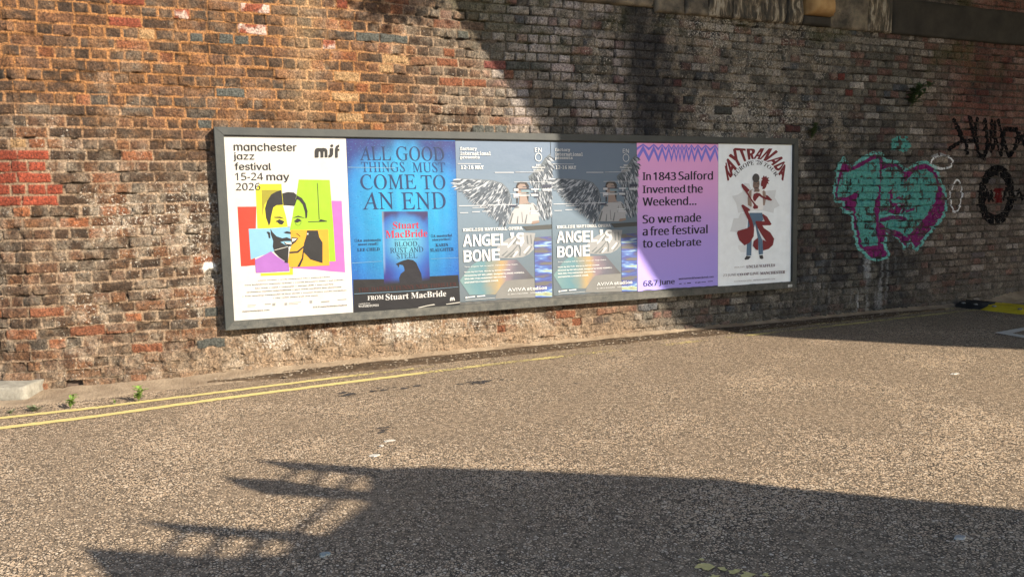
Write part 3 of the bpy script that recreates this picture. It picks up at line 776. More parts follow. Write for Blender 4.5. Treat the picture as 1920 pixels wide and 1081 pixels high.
p.multi('portrait', [[(0.3241, 1.297), (0.3042, 1.366), (0.299, 1.446), (0.3193, 1.51), (0.3572, 1.566), (0.4013, 1.59), (0.4427, 1.601), (0.4491, 1.476), (0.3955, 1.473), (0.3671, 1.453), (0.353, 1.405), (0.3431, 1.365), (0.3372, 1.325)],
    [(0.4492, 1.573), (0.4955, 1.585), (0.5469, 1.58), (0.5675, 1.56), (0.5412, 1.462), (0.5057, 1.467), (0.4544, 1.472)], [(0.5697, 1.556), (0.6125, 1.53), (0.6424, 1.481), (0.6554, 1.415), (0.6487, 1.358), (0.6348, 1.354), (0.6349, 1.407), (0.6178, 1.473), (0.5877, 1.514), (0.5625, 1.523)],
    [(0.367, 1.372), (0.422, 1.373), (0.4565, 1.353), (0.4214, 1.361), (0.3744, 1.365)], [(0.3768, 1.333), (0.413, 1.351), (0.4555, 1.332), (0.4359, 1.304), (0.4148, 1.308), (0.3961, 1.327)], [(0.5202, 1.357), (0.5732, 1.379), (0.6348, 1.354), (0.5726, 1.366)], [(0.5349, 1.33), (0.5641, 1.356), (0.6016, 1.334), (0.5623, 1.317)],
    [(0.538, 1.479), (0.5645, 1.531), (0.5705, 1.523), (0.5494, 1.466)],
    [(0.4405, 1.236), (0.4711, 1.246), (0.504, 1.237), (0.5056, 1.221), (0.4621, 1.226)], [(0.3344, 1.271), (0.3524, 1.238), (0.3821, 1.204), (0.4285, 1.186), (0.4685, 1.193), (0.5074, 1.175), (0.5066, 1.159), (0.443, 1.16), (0.4111, 1.154), (0.4417, 1.133), (0.4804, 1.111), (0.47, 1.062), (0.447, 0.9973), (0.4349, 0.9938), (0.3968, 1.024), (0.3595, 1.067), (0.3463, 1.116), (0.3526, 1.165), (0.3359, 1.222)],
    [(0.4427, 1.153), (0.505, 1.125), (0.5046, 1.117), (0.4805, 1.113), (0.4496, 1.133)], [(0.5082, 1.192), (0.5655, 1.183), (0.5422, 1.15), (0.5049, 1.122)],
    [(0.6434, 1.247), (0.7369, 1.244), (0.7464, 1.184), (0.7731, 1.137), (0.7648, 0.9539), (0.7122, 0.973), (0.66, 0.992), (0.6293, 1.031), (0.6062, 1.056), (0.5994, 0.9988), (0.5681, 0.934), (0.5438, 0.931), (0.5877, 1.008), (0.5985, 1.065), (0.6141, 1.139), (0.6374, 1.204)],
    [(0.4822, 1.066), (0.5503, 1.069), (0.6089, 1.114), (0.6081, 1.098), (0.5577, 1.054), (0.4854, 1.051)], [(0.4379, 0.9731), (0.4654, 0.9677), (0.4796, 1.095), (0.4597, 1.095), (0.445, 1.038)], [(0.2995, 1.243), (0.3138, 1.248), (0.3289, 1.238), (0.3304, 1.19), (0.3171, 1.19), (0.3125, 1.223)],
    [(0.5539, 1.227), (0.5846, 1.198), (0.582, 1.194), (0.5497, 1.223)], [(0.6552, 1.325), (0.7489, 1.326), (0.766, 1.343), (0.8228, 1.325), (0.8209, 1.32), (0.659, 1.319)], [(0.7503, 1.66), (0.7544, 1.66), (0.756, 1.339), (0.7511, 1.339)]], (.010, .010, .011), 6)
p.multi('portrait_highlight', [[(0.5117, 1.182), (0.554, 1.178), (0.5323, 1.16), (0.5102, 1.151)], [(0.4429, 1.157), (0.4739, 1.141), (0.506, 1.146), (0.5054, 1.133), (0.4617, 1.135)], [(0.6424, 1.224), (0.6545, 1.224), (0.6523, 1.21), (0.6409, 1.21)], [(0.3566, 1.087), (0.4084, 1.099), (0.4725, 1.113), (0.4723, 1.109), (0.4081, 1.094), (0.3579, 1.083)]], (.36, .36, .32), 7)
p.ring('portrait_glasses', [(0.5705, 1.323)][0], .0265, .030, .0022, (.03, .04, .02), 7)
G_ = (.020, .020, .020)
for s, b in (('china moses \u2022 andy sheppard trio \u2022 yellowjackets', [(0.2103, 0.8211), (0.8256, 0.8325)]),
        ("tony kofi/denys baptiste quintet \u2022 cassie kinoshi's seed \u2022 bel cobain", [(0.0967, 0.7869), (0.9414, 0.8001)]),
        ('lau noah \u2022 naut \u2022 cotonete \u2022 sarsen drift \u2022 tom cawley', [(0.1836, 0.7534), (0.8519, 0.7686)]),
        ('orchestra mambo international \u2022 jazz north northern line showcase', [(0.111, 0.7236), (0.9219, 0.7392)]),
        ('+ free opening weekender at first street \u2022 women in jazz media exhibition', [(0.0725, 0.6911), (0.9651, 0.7052)]),
        ('+ city-wide piano trail and more', [(0.3234, 0.6603), (0.7108, 0.6741)]), ('manchesterjazz.com', [(0.0677, 0.5573), (0.2901, 0.5769)]), ('manchesterjazzfestival', [(0.7301, 0.554), (0.9654, 0.5729)])):
    T(s, b, G_, 2, 'geo', bold=.0007)
p.multi('sponsor_marks', [[(0.1111, 0.6219), (0.1806, 0.6205), (0.1803, 0.6156), (0.1108, 0.617)], [(0.1105, 0.6105), (0.1722, 0.6088), (0.172, 0.6039), (0.1102, 0.6049)], [(0.2548, 0.6237), (0.3058, 0.6236), (0.3053, 0.6138), (0.2543, 0.6139)], [(0.3176, 0.622), (0.3438, 0.626), (0.3426, 0.6014), (0.3164, 0.5998)],
    [(0.4205, 0.6193), (0.4446, 0.621), (0.4435, 0.5995), (0.4195, 0.5978)], [(0.4565, 0.6202), (0.5613, 0.62), (0.561, 0.615), (0.4563, 0.6153)], [(0.456, 0.6086), (0.5363, 0.6066), (0.5361, 0.6016), (0.4556, 0.602)], [(0.6348, 0.626), (0.661, 0.6269), (0.6598, 0.6017), (0.6352, 0.6009)], [(0.7369, 0.6135), (0.8117, 0.6145), (0.8111, 0.6019), (0.7363, 0.6)],
    [(0.8831, 0.6209), (0.9633, 0.6217), (0.9629, 0.6124), (0.8827, 0.6116)], [(0.6634, 0.5729), (0.6799, 0.5735), (0.6792, 0.5584), (0.6627, 0.5578)], [(0.6848, 0.5731), (0.7013, 0.5737), (0.7006, 0.5586), (0.6841, 0.558)], [(0.7062, 0.5734), (0.7227, 0.5739), (0.722, 0.5588), (0.7055, 0.5582)]], (.16, .16, .155), 2)

# ---- poster 2: blue thriller
def blue_sheet(poster, quad, fn, lay, name, mat, n=36):
    q = [poster.loc(v) for v in quad]      # tl, tr, br, bl
    U, V = np.meshgrid(np.linspace(0, 1, n), np.linspace(0, 1, n))
    def bl(i): return (q[3][i] * (1 - U) + q[2][i] * U) * (1 - V) + (q[0][i] * (1 - U) + q[1][i] * U) * V
    P = np.stack([bl(0), U * 0 + poster.y(lay), bl(1)], -1)
    c = np.concatenate([fn(U, V), np.ones(U.shape + (1,))], -1)
    return grid_mesh(name, P, mat, poster.root, c)
M_ink_blue = vcol_mat('rain_blue_print', .5); M_ink_v = vcol_mat('blended_print')
p = Poster(1.021, 2.046, .497, 2.050, 'blue thriller poster showing a book cover with a black raven', print_mat((.02, .15, .45)))
def bluefn(U, V):
    A = np.array
    d = np.hypot((U - .5) / .62, (V - .60) / .62)
    c = lerp3(np.broadcast_to(A((.006, .17, .33)), U.shape + (3,)), np.broadcast_to(A((.003, .048, .22)), U.shape + (3,)), sst(.35, 1.15, d))
    top = sst(.80, 1.0, V + .35 * np.abs(U - .5) + .12 * (vnoise(U, V, .12, 5) - .5) - .12)
    c = lerp3(c, np.broadcast_to(A((.005, .004, .07)), U.shape + (3,)), top * .9)
    return c * (.8 + .4 * vnoise(U, V, .05, 9, .3))[..., None]
blue_sheet(p, [(1.021, 2.050), (2.046, 2.044), (2.046, .515), (1.021, .50)], bluefn, 1, 'blue_picture', M_ink_blue)
p.poly('black_band', [(1.032, 0.7924), (1.312, 0.781), (1.756, 0.7831), (2.04, 0.7818), (2.047, 0.6484), (2.049, 0.5254)] + [(2.046, .4965), (1.021, .4965)], (.006, .006, .008), 2)
def bookfn(U, V):
    A = np.array
    d = np.hypot((U - .5) / .7, (V - .58) / .55)
    c = lerp3(np.broadcast_to(A((.06, .23, .31)), U.shape + (3,)), np.broadcast_to(A((.008, .06, .24)), U.shape + (3,)), sst(.1, .9, d))
    c = lerp3(c, np.broadcast_to(A((.012, .004, .09)), U.shape + (3,)), sst(.45, .05, V) * sst(.15, .5, np.abs(U - .55)) * .9)
    c = lerp3(c, np.broadcast_to(A((.02, .008, .04)), U.shape + (3,)), sst(.86, 1., V + .25 * np.abs(U - .5) + .1 * (vnoise(U, V, .1, 7) - .5) - .05) * .9)
    c = lerp3(c, np.broadcast_to(A((.006, .006, .012)), U.shape + (3,)), sst(.09, .0, V))
    c = lerp3(c, np.broadcast_to(A((.2, .3, .36)), U.shape + (3,)), sst(.06, .0, U) * sst(.1, .3, V) * .5)
    return c
blue_sheet(p, [(1.319, 1.399), (1.755, 1.391)] + [(1.754, 0.7435), (1.315, 0.7289)], bookfn, 3, 'book_cover', M_ink_v)
NAVY = (.0025, .014, .055)
T = lambda s, box, col=NAVY, lay=5, font='serif', **k: p.text('printed_text', s, box, col, lay, font, **k)
T('ALL', [(1.139, 1.861), (1.422, 1.986)]); T('GOOD', [(1.474, 1.858), (1.934, 1.988)]); T('THINGS', [(1.146, 1.755), (1.55, 1.847)], (.003, .022, .085)); T('MUST', [(1.623, 1.752), (1.938, 1.844)], (.003, .022, .085))
T('COME', [(1.134, 1.598), (1.652, 1.735)], (.0025, .016, .062)); T('TO', [(1.699, 1.593), (1.937, 1.728)], (.0025, .016, .062)); T('AN', [(1.144, 1.417), (1.431, 1.576)]); T('END', [(1.507, 1.409), (1.934, 1.569)], (.0025, .016, .062))
CR = (.27, .010, .032)
T('Stuart', [(1.417, 1.236), (1.666, 1.302)], CR, 6, 'serifb'); T('MacBride', [(1.346, 1.155), (1.744, 1.225)], CR, 6, 'serifb')
T('The No.1 Sunday Times Bestseller', [(1.426, 1.13), (1.66, 1.141)], (.01, .03, .1), 6, 'serifb')
T('BLOOD,', [(1.425, 1.067), (1.661, 1.119)], (.006, .02, .05), 6); T('RUST AND', [(1.382, 1.017), (1.7, 1.065)], (.006, .02, .05), 6); T('STEEL', [(1.443, 0.9615), (1.639, 1.012)], (.006, .02, .05), 6)
p.poly('raven', [(1.431, 0.9146), (1.46, 0.9288), (1.5, 0.9426), (1.549, 0.9537), (1.597, 0.9437), (1.628, 0.9172), (1.647, 0.8692), (1.673, 0.8127), (1.677, 0.7652), (1.676, 0.7257), (1.464, 0.7259), (1.458, 0.7848), (1.476, 0.8229), (1.513, 0.8484), (1.51, 0.8758), (1.499, 0.8998), (1.467, 0.9091), (1.456, 0.8784), (1.449, 0.8982)], (.006, .006, .010), 4)
for s, b in (('\u2018An automatic', [(1.061, 1.131), (1.305, 1.157)]), ('must-read\u2019', [(1.091, 1.097), (1.274, 1.122)]), ('LEE CHILD', [(1.081, 1.044), (1.286, 1.073)]), ('\u2018A masterful', [(1.781, 1.148), (1.987, 1.175)]),
        ('storyteller\u2019', [(1.791, 1.109), (1.977, 1.139)]), ('KARIN', [(1.821, 1.059), (1.947, 1.089)]), ('SLAUGHTER', [(1.768, 1.013), (2, 1.046)])):
    T(s, b, (.002, .008, .035), 5, 'serifb')
T('THE DARKLY FUNNY NEW THRILLER', [(1.071, 0.6739), (2.019, 0.7145)], (.030, .006, .006), 5, 'serifb')
WH = (.36, .355, .345)
T('FROM', [(1.156, 0.5955), (1.305, 0.6356)], WH, 5, 'serifb'); T('Stuart MacBride', [(1.324, 0.5854), (1.911, 0.642)], WH, 5, 'serifb')
T('Available from', [(1.07, 0.5634), (1.177, 0.5732)], WH, 5, 'serifb'); T('WATERSTONES', [(1.069, 0.5342), (1.256, 0.5556)], WH, 5, 'serifb')
p.multi('publisher_mark', [[(1.946, 0.5377), (1.948, 0.5618), (1.96, 0.5747), (1.969, 0.5645), (1.981, 0.575), (1.993, 0.5629), (1.996, 0.5385), (1.986, 0.5376), (1.98, 0.5573), (1.973, 0.5537), (1.973, 0.5384), (1.963, 0.5375), (1.963, 0.5568), (1.957, 0.5547), (1.956, 0.5379)]], WH, 5)
p.multi('paper_crease', [[(1.024, 1.8), (1.454, 1.794), (1.454, 1.79), (1.024, 1.796)], [(1.025, 0.9434), (1.303, 0.9476), (1.303, 0.9453), (1.025, 0.9397)], [(1.768, 0.9487), (2.043, 0.9478), (2.043, 0.9454), (1.768, 0.9463)], [(1.036, 0.6638), (1.554, 0.6579), (2.034, 0.6693), (2.034, 0.6669), (1.554, 0.6547), (1.036, 0.6608)]], (.12, .22, .30), 7)
p.multi('torn_edge', [[(1.629, 0.4989), (1.72, 0.5127), (1.786, 0.5202), (1.798, 0.5098), (1.72, 0.5047), (1.637, 0.4905)], [(1.903, 0.5124), (2.047, 0.523), (2.048, 0.514), (1.911, 0.5054)]], (.30, .29, .26), 8)

# ---- posters 3 and 4: the winged figure, printed twice
GREY = ramp_mat('grey_studio_print', 2, [(0, (.070, .088, .102)), (.35, (.080, .112, .142)), (.6, (.100, .140, .182)), (1, (.090, .126, .182))], .25, 2)
p = Poster(2.048, 3.040, .512, 2.046, 'grey winged-figure opera poster beside the blue poster, mostly in sun', GREY, 'grey winged-figure opera posters', .012)
W = (.46, .47, .47)
T = lambda s, box, col=W, lay=9, font='mono', **k: p.text('printed_text', s, box, col, lay, font, **k)
rr = random.Random(21)
def feathers(outline, dirs, n, lo, hi, cols, lay0):
    xs_ = [q[0] for q in outline]; zs_ = [q[1] for q in outline]
    def inside(x, z):
        c = False
        for i in range(len(outline)):
            (xa, za), (xb, zb) = outline[i - 1], outline[i]
            if (za > z) != (zb > z) and x < (xb - xa) * (z - za) / (zb - za) + xa: c = not c
        return c
    groups = [[] for _ in cols]; made = 0; order = []
    while made < n:
        x, z = rr.uniform(min(xs_), max(xs_)), rr.uniform(min(zs_), max(zs_))
        if not inside(x, z): continue
        u = (x - min(xs_)) / (max(xs_) - min(xs_)); v = (z - min(zs_)) / (max(zs_) - min(zs_))
        a = dirs(u, v) + rr.gauss(0, .10); l = rr.uniform(lo, hi); w = l * rr.uniform(.07, .13)
        d = Vector((math.cos(a), math.sin(a))); m_ = Vector((-d.y, d.x)); b = Vector((x, z))
        groups[rr.randrange(len(cols))].append([tuple(b), tuple(b + d * l * .45 + m_ * w), tuple(b + d * l), tuple(b + d * l * .5 - m_ * w)])
        made += 1
    for i, g in enumerate(groups): p.multi('feathers', g, cols[i], lay0 + i)
wingL = [(2.053, 1.683), (2.112, 1.694), (2.256, 1.688), (2.418, 1.677), (2.516, 1.65), (2.581, 1.589), (2.616, 1.481), (2.61, 1.389), (2.566, 1.306), (2.524, 1.292), (2.459, 1.362), (2.387, 1.417), (2.331, 1.456), (2.251, 1.502), (2.196, 1.548), (2.11, 1.608), (2.051, 1.638)]
wingR = [(3.036, 1.934), (2.979, 1.891), (2.943, 1.841), (2.847, 1.748), (2.795, 1.71), (2.815, 1.648), (2.878, 1.586), (2.884, 1.493), (2.882, 1.384), (2.924, 1.337), (3.033, 1.35), (3.045, 1.934)]
p.poly('wing', wingL, (.095, .112, .130), 1); p.poly('wing', wingR, (.080, .098, .112), 1)
fc = [(.018, .025, .035), (.16, .185, .215), (.29, .31, .34), (.052, .066, .085)]
feathers(wingL, lambda u, v: -2.85 + 1.05 * u - .25 * v, 850, .035, .10, fc, 2)
feathers(wingR, lambda u, v: -1.35 + 1.9 * max(0, v - .5), 480, .03, .085, fc, 2)
low = [(2.063, 1.631), (2.109, 1.593), (2.156, 1.556), (2.203, 1.521), (2.25, 1.479), (2.294, 1.46), (2.338, 1.433), (2.382, 1.402), (2.418, 1.371), (2.45, 1.335), (2.491, 1.308), (2.524, 1.284), (2.557, 1.272), (2.587, 1.313)]
for q, cl, ly in ((0, (.034, .046, .06), 1.3), (1, (.22, .24, .27), 1.6)):
    prim = []
    for i in range(len(low) - 1):
        for f_ in (0, .33, .66):
            b0 = Vector(low[i]).lerp(Vector(low[i + 1]), f_) + Vector((.012 + .004 * q, .035)); a = -2.75 + .85 * (i + f_) / len(low); d = Vector((math.cos(a), math.sin(a))); m_ = Vector((-d.y, d.x))
            l_ = .085 + .03 * math.sin(i * 1.7 + f_ * 5); w_ = .011 if q == 0 else .005
            prim.append([tuple(b0), tuple(b0 + d * l_ * .5 + m_ * w_), tuple(b0 + d * l_), tuple(b0 + d * l_ * .5 - m_ * w_)])
    p.multi('feathers', prim, cl, ly)
SK = (.20, .155, .135)
p.poly('figure_hair', [(2.662, 1.619), (2.675, 1.649), (2.709, 1.663), (2.768, 1.658), (2.797, 1.625), (2.789, 1.471), (2.768, 1.464), (2.774, 1.541), (2.681, 1.542), (2.674, 1.45), (2.662, 1.45)], (.028, .024, .024), 6)
p.poly('figure_head', [(2.676, 1.619), (2.7, 1.641), (2.751, 1.639), (2.771, 1.61), (2.767, 1.526), (2.785, 1.463), (2.823, 1.44), (2.687, 1.442), (2.696, 1.53), (2.677, 1.55)], SK, 7)
p.poly('figure_dress', [(2.565, 1.254), (2.609, 1.367), (2.653, 1.419), (2.695, 1.442), (2.746, 1.447), (2.84, 1.453), (2.874, 1.423), (2.894, 1.337), (2.901, 1.275), (2.827, 1.247)], (.27, .275, .285), 7)
p.multi('skirt_light', [[(2.551, 1.034), (2.606, 1.089), (2.647, 1.117), (2.651, 1.104), (2.605, 1.056), (2.559, 1.017)], [(2.685, 1.029), (2.696, 1.111), (2.724, 1.135), (2.732, 1.11), (2.708, 1.028)], [(2.584, 0.9419), (2.657, 0.9884), (2.671, 0.9755), (2.62, 0.928)], [(2.72, 0.9693), (2.785, 1.033), (2.799, 1.024), (2.738, 0.9561)]], (.36, .365, .37), 7)
p.poly('figure_arm', [(2.814, 1.25), (2.828, 1.273), (2.897, 1.279), (2.905, 1.259), (2.836, 1.244)], (.19, .14, .115), 8)
p.poly('figure_skirt', [(2.44, 1.026), (2.481, 1.061), (2.562, 1.111), (2.661, 1.141), (2.743, 1.163), (2.857, 1.155), (2.831, 1.04), (2.841, 0.9977), (2.783, 0.9501), (2.719, 0.9237), (2.593, 0.9152), (2.464, 0.9249)], (.19, .195, .20), 6)
p.multi('skirt_fold', [[(2.513, 0.9285), (2.603, 0.9906), (2.659, 1.046), (2.666, 1.042), (2.617, 0.9818), (2.548, 0.9254)], [(2.674, 0.9381), (2.685, 0.9956), (2.668, 1.046), (2.686, 1.045), (2.698, 0.9951), (2.692, 0.9373)], [(2.738, 0.9437), (2.789, 0.9915), (2.813, 1.032), (2.82, 1.028), (2.798, 0.9869), (2.751, 0.9415)], [(2.486, 0.9461), (2.55, 0.9927), (2.559, 0.9891), (2.504, 0.9412)],
    [(2.767, 1.05), (2.76, 1.133), (2.773, 1.133), (2.781, 1.05)], [(2.808, 1.049), (2.801, 1.14), (2.811, 1.14), (2.82, 1.048)], [(2.717, 1.264), (2.712, 1.364), (2.717, 1.368), (2.725, 1.264)], [(2.799, 1.339), (2.809, 1.409), (2.815, 1.407), (2.808, 1.339)], [(2.644, 1.412), (2.686, 1.42), (2.69, 1.407), (2.648, 1.403)], [(2.577, 1.26), (2.613, 1.359), (2.626, 1.355), (2.594, 1.255)], [(2.84, 1.439), (2.87, 1.419), (2.888, 1.345), (2.865, 1.385)], [(2.742, 1.255), (2.765, 1.34), (2.774, 1.34), (2.757, 1.253)], [(2.657, 1.254), (2.669, 1.327), (2.676, 1.327), (2.671, 1.253)], [(2.605, 1.056), (2.66, 1.12), (2.669, 1.115), (2.623, 1.048)], [(2.566, 0.9303), (2.621, 0.9734), (2.634, 0.9687), (2.593, 0.9234)]], (.095, .105, .11), 8)
p.poly('dark_band', [(2.717, 1.226), (3.038, 1.235), (3.038, 1.192), (2.88, 1.188), (2.761, 1.183)], (.045, .048, .048), 6)
p.poly('floor_panel', [(2.483, 0.8149), (2.646, 0.9021), (2.837, 0.7035), (2.845, 0.5112), (2.414, 0.5304)], (.125, .125, .12), 3)
p.poly('light_panel', [(2.051, 0.7275), (2.17, 0.8626), (2.232, 0.9002), (2.362, 0.8984), (2.651, 0.9019), (2.837, 0.7035), (2.632, 0.7038), (2.529, 0.697), (2.479, 0.6503), (2.415, 0.5716), (2.145, 0.5843)], None, 4,
       ramp_mat('iridescent_print', 0, [(0, (.105, .17, .175)), (.28, (.065, .14, .165)), (.42, (.15, .15, .12)), (.52, (.24, .175, .085)), (.62, (.15, .115, .135)), (.75, (.075, .075, .095)), (1, (.058, .058, .062))], .35, 4))
mg, t_, b_ = new_mat('glitch_streak_print')
mp = t_.nodes.new('ShaderNodeMapping'); L(t_, coord(t_, 'Generated'), mp.inputs[0]); mp.inputs['Scale'].default_value = (.22, 1, 5)
gn = noise(t_, mp.outputs[0], 2.2, 3, .6)
L(t_, ramp(t_, gn, [(0, (.03, .03, .035)), (.40, (.062, .06, .058)), (.48, (.018, .024, .14)), (.55, (.03, .085, .27)), (.60, (.18, .28, .35)), (.66, (.2, .22, .09)), (.74, (.035, .045, .2))]), b_.inputs['Base Color']); b_.inputs['Roughness'].default_value = .5
p.poly('glitch_panel', [(2.844, 1.113), (3.034, 1.118), (3.029, 0.5097), (2.845, 0.5112)], None, 5, mg)
def ze(x, y): return (ZEA[0] + ZEA[1] * x, ZEA[2] + ZEA[3] * y)
ZEP = [(2.063, 2.022), (3.047, 2.035), (2.04, 1.281)]
ZEA = (ZEP[0][0] - 45 * (ZEP[1][0] - ZEP[0][0]) / 1190, (ZEP[1][0] - ZEP[0][0]) / 1190, ZEP[0][1] - 60 * (ZEP[2][1] - ZEP[0][1]) / 1000, (ZEP[2][1] - ZEP[0][1]) / 1000)
def bar(x, y, w, h_): return [ze(x, y), ze(x + w, y), ze(x + w, y + h_), ze(x, y + h_)]
p.multi('glitch_bar', [bar(*q) for q in ((500, 422, 240, 10), (760, 420, 330, 6), (45, 312, 285, 7), (45, 845, 330, 9), (400, 842, 360, 8), (210, 873, 190, 7), (55, 934, 100, 8), (205, 925, 95, 9), (330, 922, 110, 9), (740, 550, 490, 5), (1112, 645, 122, 26), (690, 705, 330, 5), (800, 722, 140, 12), (960, 640, 110, 18), (735, 630, 60, 38), (960, 715, 90, 22), (730, 700, 70, 60), (930, 930, 110, 14), (940, 960, 120, 12))], (.36, .375, .40), 9)
p.multi('glitch_bar', [bar(*q) for q in ((735, 628, 60, 10), (800, 640, 150, 14), (960, 690, 100, 10), (1000, 745, 60, 14), (740, 745, 60, 10), (850, 612, 90, 9), (690, 850, 90, 26), (1110, 590, 120, 40), (45, 664, 110, 4), (760, 416, 60, 4))], (.032, .038, .06), 10)
p.multi('glitch_bar', [bar(*q) for q in ((830, 655, 110, 30), (1060, 640, 30, 30), (830, 705, 110, 8))], (.14, .20, .23), 11)
T('factory', [(2.092, 1.95), (2.258, 1.989)], lay=12, bold=.0015); T('international', [(2.091, 1.913), (2.401, 1.949)], lay=12, bold=.0015); T('presents', [(2.09, 1.872), (2.283, 1.907)], lay=12, bold=.0015); T('12-16 MAY', [(2.095, 1.782), (2.322, 1.818)], lay=12, bold=.0022)
T('EN', [(2.868, 1.948), (2.942, 1.989)], lay=12, font='sans'); p.ring('opera_mark', [(2.906, 1.898)][0], .0375, .041, .006, W, 12)
T('BBC', [(2.878, 1.813), (2.93, 1.83)], lay=12, font='sansb'); T('Philharmonic', [(2.833, 1.79), (2.977, 1.81)], lay=12, font='sansb'); T('Orchestra', [(2.847, 1.764), (2.957, 1.782)], lay=12, font='sansb')
T('ENGLISH NATIONAL OPERA', [(2.096, 1.193), (2.717, 1.223)], lay=12, bold=.0016)
for q, b in (('A', [(2.093, 1.049), (2.186, 1.165)]), ('N', [(2.195, 1.048), (2.278, 1.162)]), ('G', [(2.285, 1.048), (2.374, 1.162)]), ('E', [(2.385, 1.046), (2.47, 1.162)]), ('L', [(2.48, 1.046), (2.556, 1.161)]), ('S', [(2.648, 1.049), (2.732, 1.165)]),
        ('B', [(2.096, 0.9016), (2.179, 1.014)]), ('O', [(2.187, 0.9015), (2.276, 1.015)]), ('N', [(2.288, 0.9017), (2.369, 1.015)]), ('E', [(2.384, 0.9023), (2.469, 1.015)])):
    T(q, b, lay=12, font='sansb')
p.poly('printed_text', [(2.586, 1.167), (2.624, 1.168), (2.623, 1.134), (2.599, 1.106), (2.585, 1.11), (2.602, 1.134), (2.586, 1.134)], W, 12)
T('Two angels fall to earth. Heaven help them.', [(2.1, 0.8467), (2.66, 0.8626)], lay=12, font='inter')
T('Music by DU YUN. Words by ROYCE VAVREK.', [(2.1, 0.7958), (2.581, 0.8117)], lay=12, font='sansb'); T('Directed by KIP WILLIAMS. Designed by MARG HORWELL.', [(2.099, 0.7596), (2.729, 0.7794)], lay=12, font='sansb')
T('With BBC PHILHARMONIC ORCHESTRA', [(2.098, 0.7321), (2.53, 0.7465)], lay=12, font='sansb'); T('and KANTOS CHAMBER CHOIR.', [(2.097, 0.6982), (2.45, 0.7146)], lay=12, font='sansb')
T('AVIVA', [(2.544, 0.591), (2.74, 0.6244)], lay=12, font='blend'); T('studios', [(2.755, 0.5908), (2.969, 0.6254)], lay=12, bold=.002); T("St. John's, Manchester", [(2.543, 0.557), (2.761, 0.5703)], lay=12, font='inter'); T('avivastudios.co.uk', [(2.788, 0.5585), (2.966, 0.5731)], lay=12, font='inter')
p.multi('sponsor_marks', [[(2.103, 0.5666), (2.123, 0.5686), (2.123, 0.5532), (2.103, 0.5512)], [(2.129, 0.5666), (2.2, 0.5702), (2.2, 0.5604), (2.129, 0.5568)], [(2.222, 0.5689), (2.305, 0.5719), (2.305, 0.562), (2.222, 0.5591)], [(2.102, 0.5374), (2.409, 0.5406), (2.409, 0.5381), (2.102, 0.535)]], W, 12)
p4 = copy_tree(p.root); p4.location.x = 3.046
tag(p4, 'grey winged-figure opera poster cut by the shadow edge, next to the pink poster')

# ---- poster 5: pink to violet festival poster
p = Poster(4.040, 5.077, .500, 2.052, 'pink to violet festival poster with zigzag header and large black lettering', ramp_mat('pink_violet_print', 2, [(0, (.27, .23, .62)), (.35, (.34, .24, .60)), (.65, (.55, .28, .56)), (1, (.68, .30, .54))]), None, .014)
T = lambda s, box, col=(.012, .010, .025), lay=3, font='sans', **k: p.text('printed_text', s, box, col, lay, font, **k)
zz = []
for (ya, yb, th) in ((2.00, 1.885, .062), (2.046, 1.99, .03)):
    pts = []; x = 4.041; i = 0
    while x < 5.076:
        pts.append((x, ya if i % 2 else yb)); dctr = abs(x - 4.56) / .52; x += .022 + .055 * dctr; i += 1
    pts.append((5.076, ya if i % 2 else yb))
    for i in range(len(pts) - 1):
        (xa, za), (xb, zb) = pts[i], pts[i + 1]
        zz.append([(xa, max(1.853, za - th / 2)), (xb, max(1.853, zb - th / 2)), (xb, min(2.046, zb + th / 2)), (xa, min(2.046, za + th / 2))])
p.multi('zigzag_header', zz, (.17, .15, .56), 1)
B = .0038
T('In', [(4.111, 1.669), (4.206, 1.749)], bold=B); T('1843', [(4.243, 1.666), (4.522, 1.751)], font='sans', bold=B); T('Salford', [(4.559, 1.668), (5.004, 1.762)], bold=B); T('Invented', [(4.11, 1.532), (4.638, 1.617)], bold=B); T('the', [(4.673, 1.528), (4.869, 1.622)], bold=B)
T('Weekend...', [(4.109, 1.399), (4.786, 1.493)], bold=B); T('So we', [(4.107, 1.216), (4.47, 1.305)], bold=B); T('made', [(4.509, 1.216), (4.847, 1.312)], bold=B); T('a', [(4.106, 1.088), (4.164, 1.157)], bold=B); T('free', [(4.199, 1.087), (4.431, 1.182)], bold=B); T('festival', [(4.469, 1.088), (4.934, 1.183)], bold=B)
T('to', [(4.106, 0.9605), (4.224, 1.042)], bold=B); T('celebrate', [(4.267, 0.9575), (4.849, 1.042)], bold=B); T('6&7', [(4.11, 0.5496), (4.285, 0.6118)], font='sans', bold=.002); T('June', [(4.304, 0.5433), (4.503, 0.6098)], bold=.002)
T('weinventedtheweekend.com', [(4.556, 0.597), (5.017, 0.6193)], bold=.001)
p.multi('sponsor_marks', [[(4.562, 0.5567), (4.596, 0.5581), (4.596, 0.5498), (4.562, 0.5484)], [(4.622, 0.5567), (4.648, 0.5569), (4.648, 0.5502), (4.622, 0.55)], [(4.666, 0.5592), (4.716, 0.5598), (4.716, 0.5497), (4.666, 0.5492)], [(4.772, 0.56), (4.793, 0.5605), (4.793, 0.5504), (4.772, 0.5499)], [(4.803, 0.5583), (4.843, 0.5594), (4.843, 0.5493), (4.803, 0.5482)], [(4.854, 0.5588), (4.915, 0.5588), (4.915, 0.552), (4.854, 0.5521)], [(4.939, 0.5608), (5.007, 0.5621), (5.007, 0.5554), (4.939, 0.554)]], (.03, .03, .09), 3)

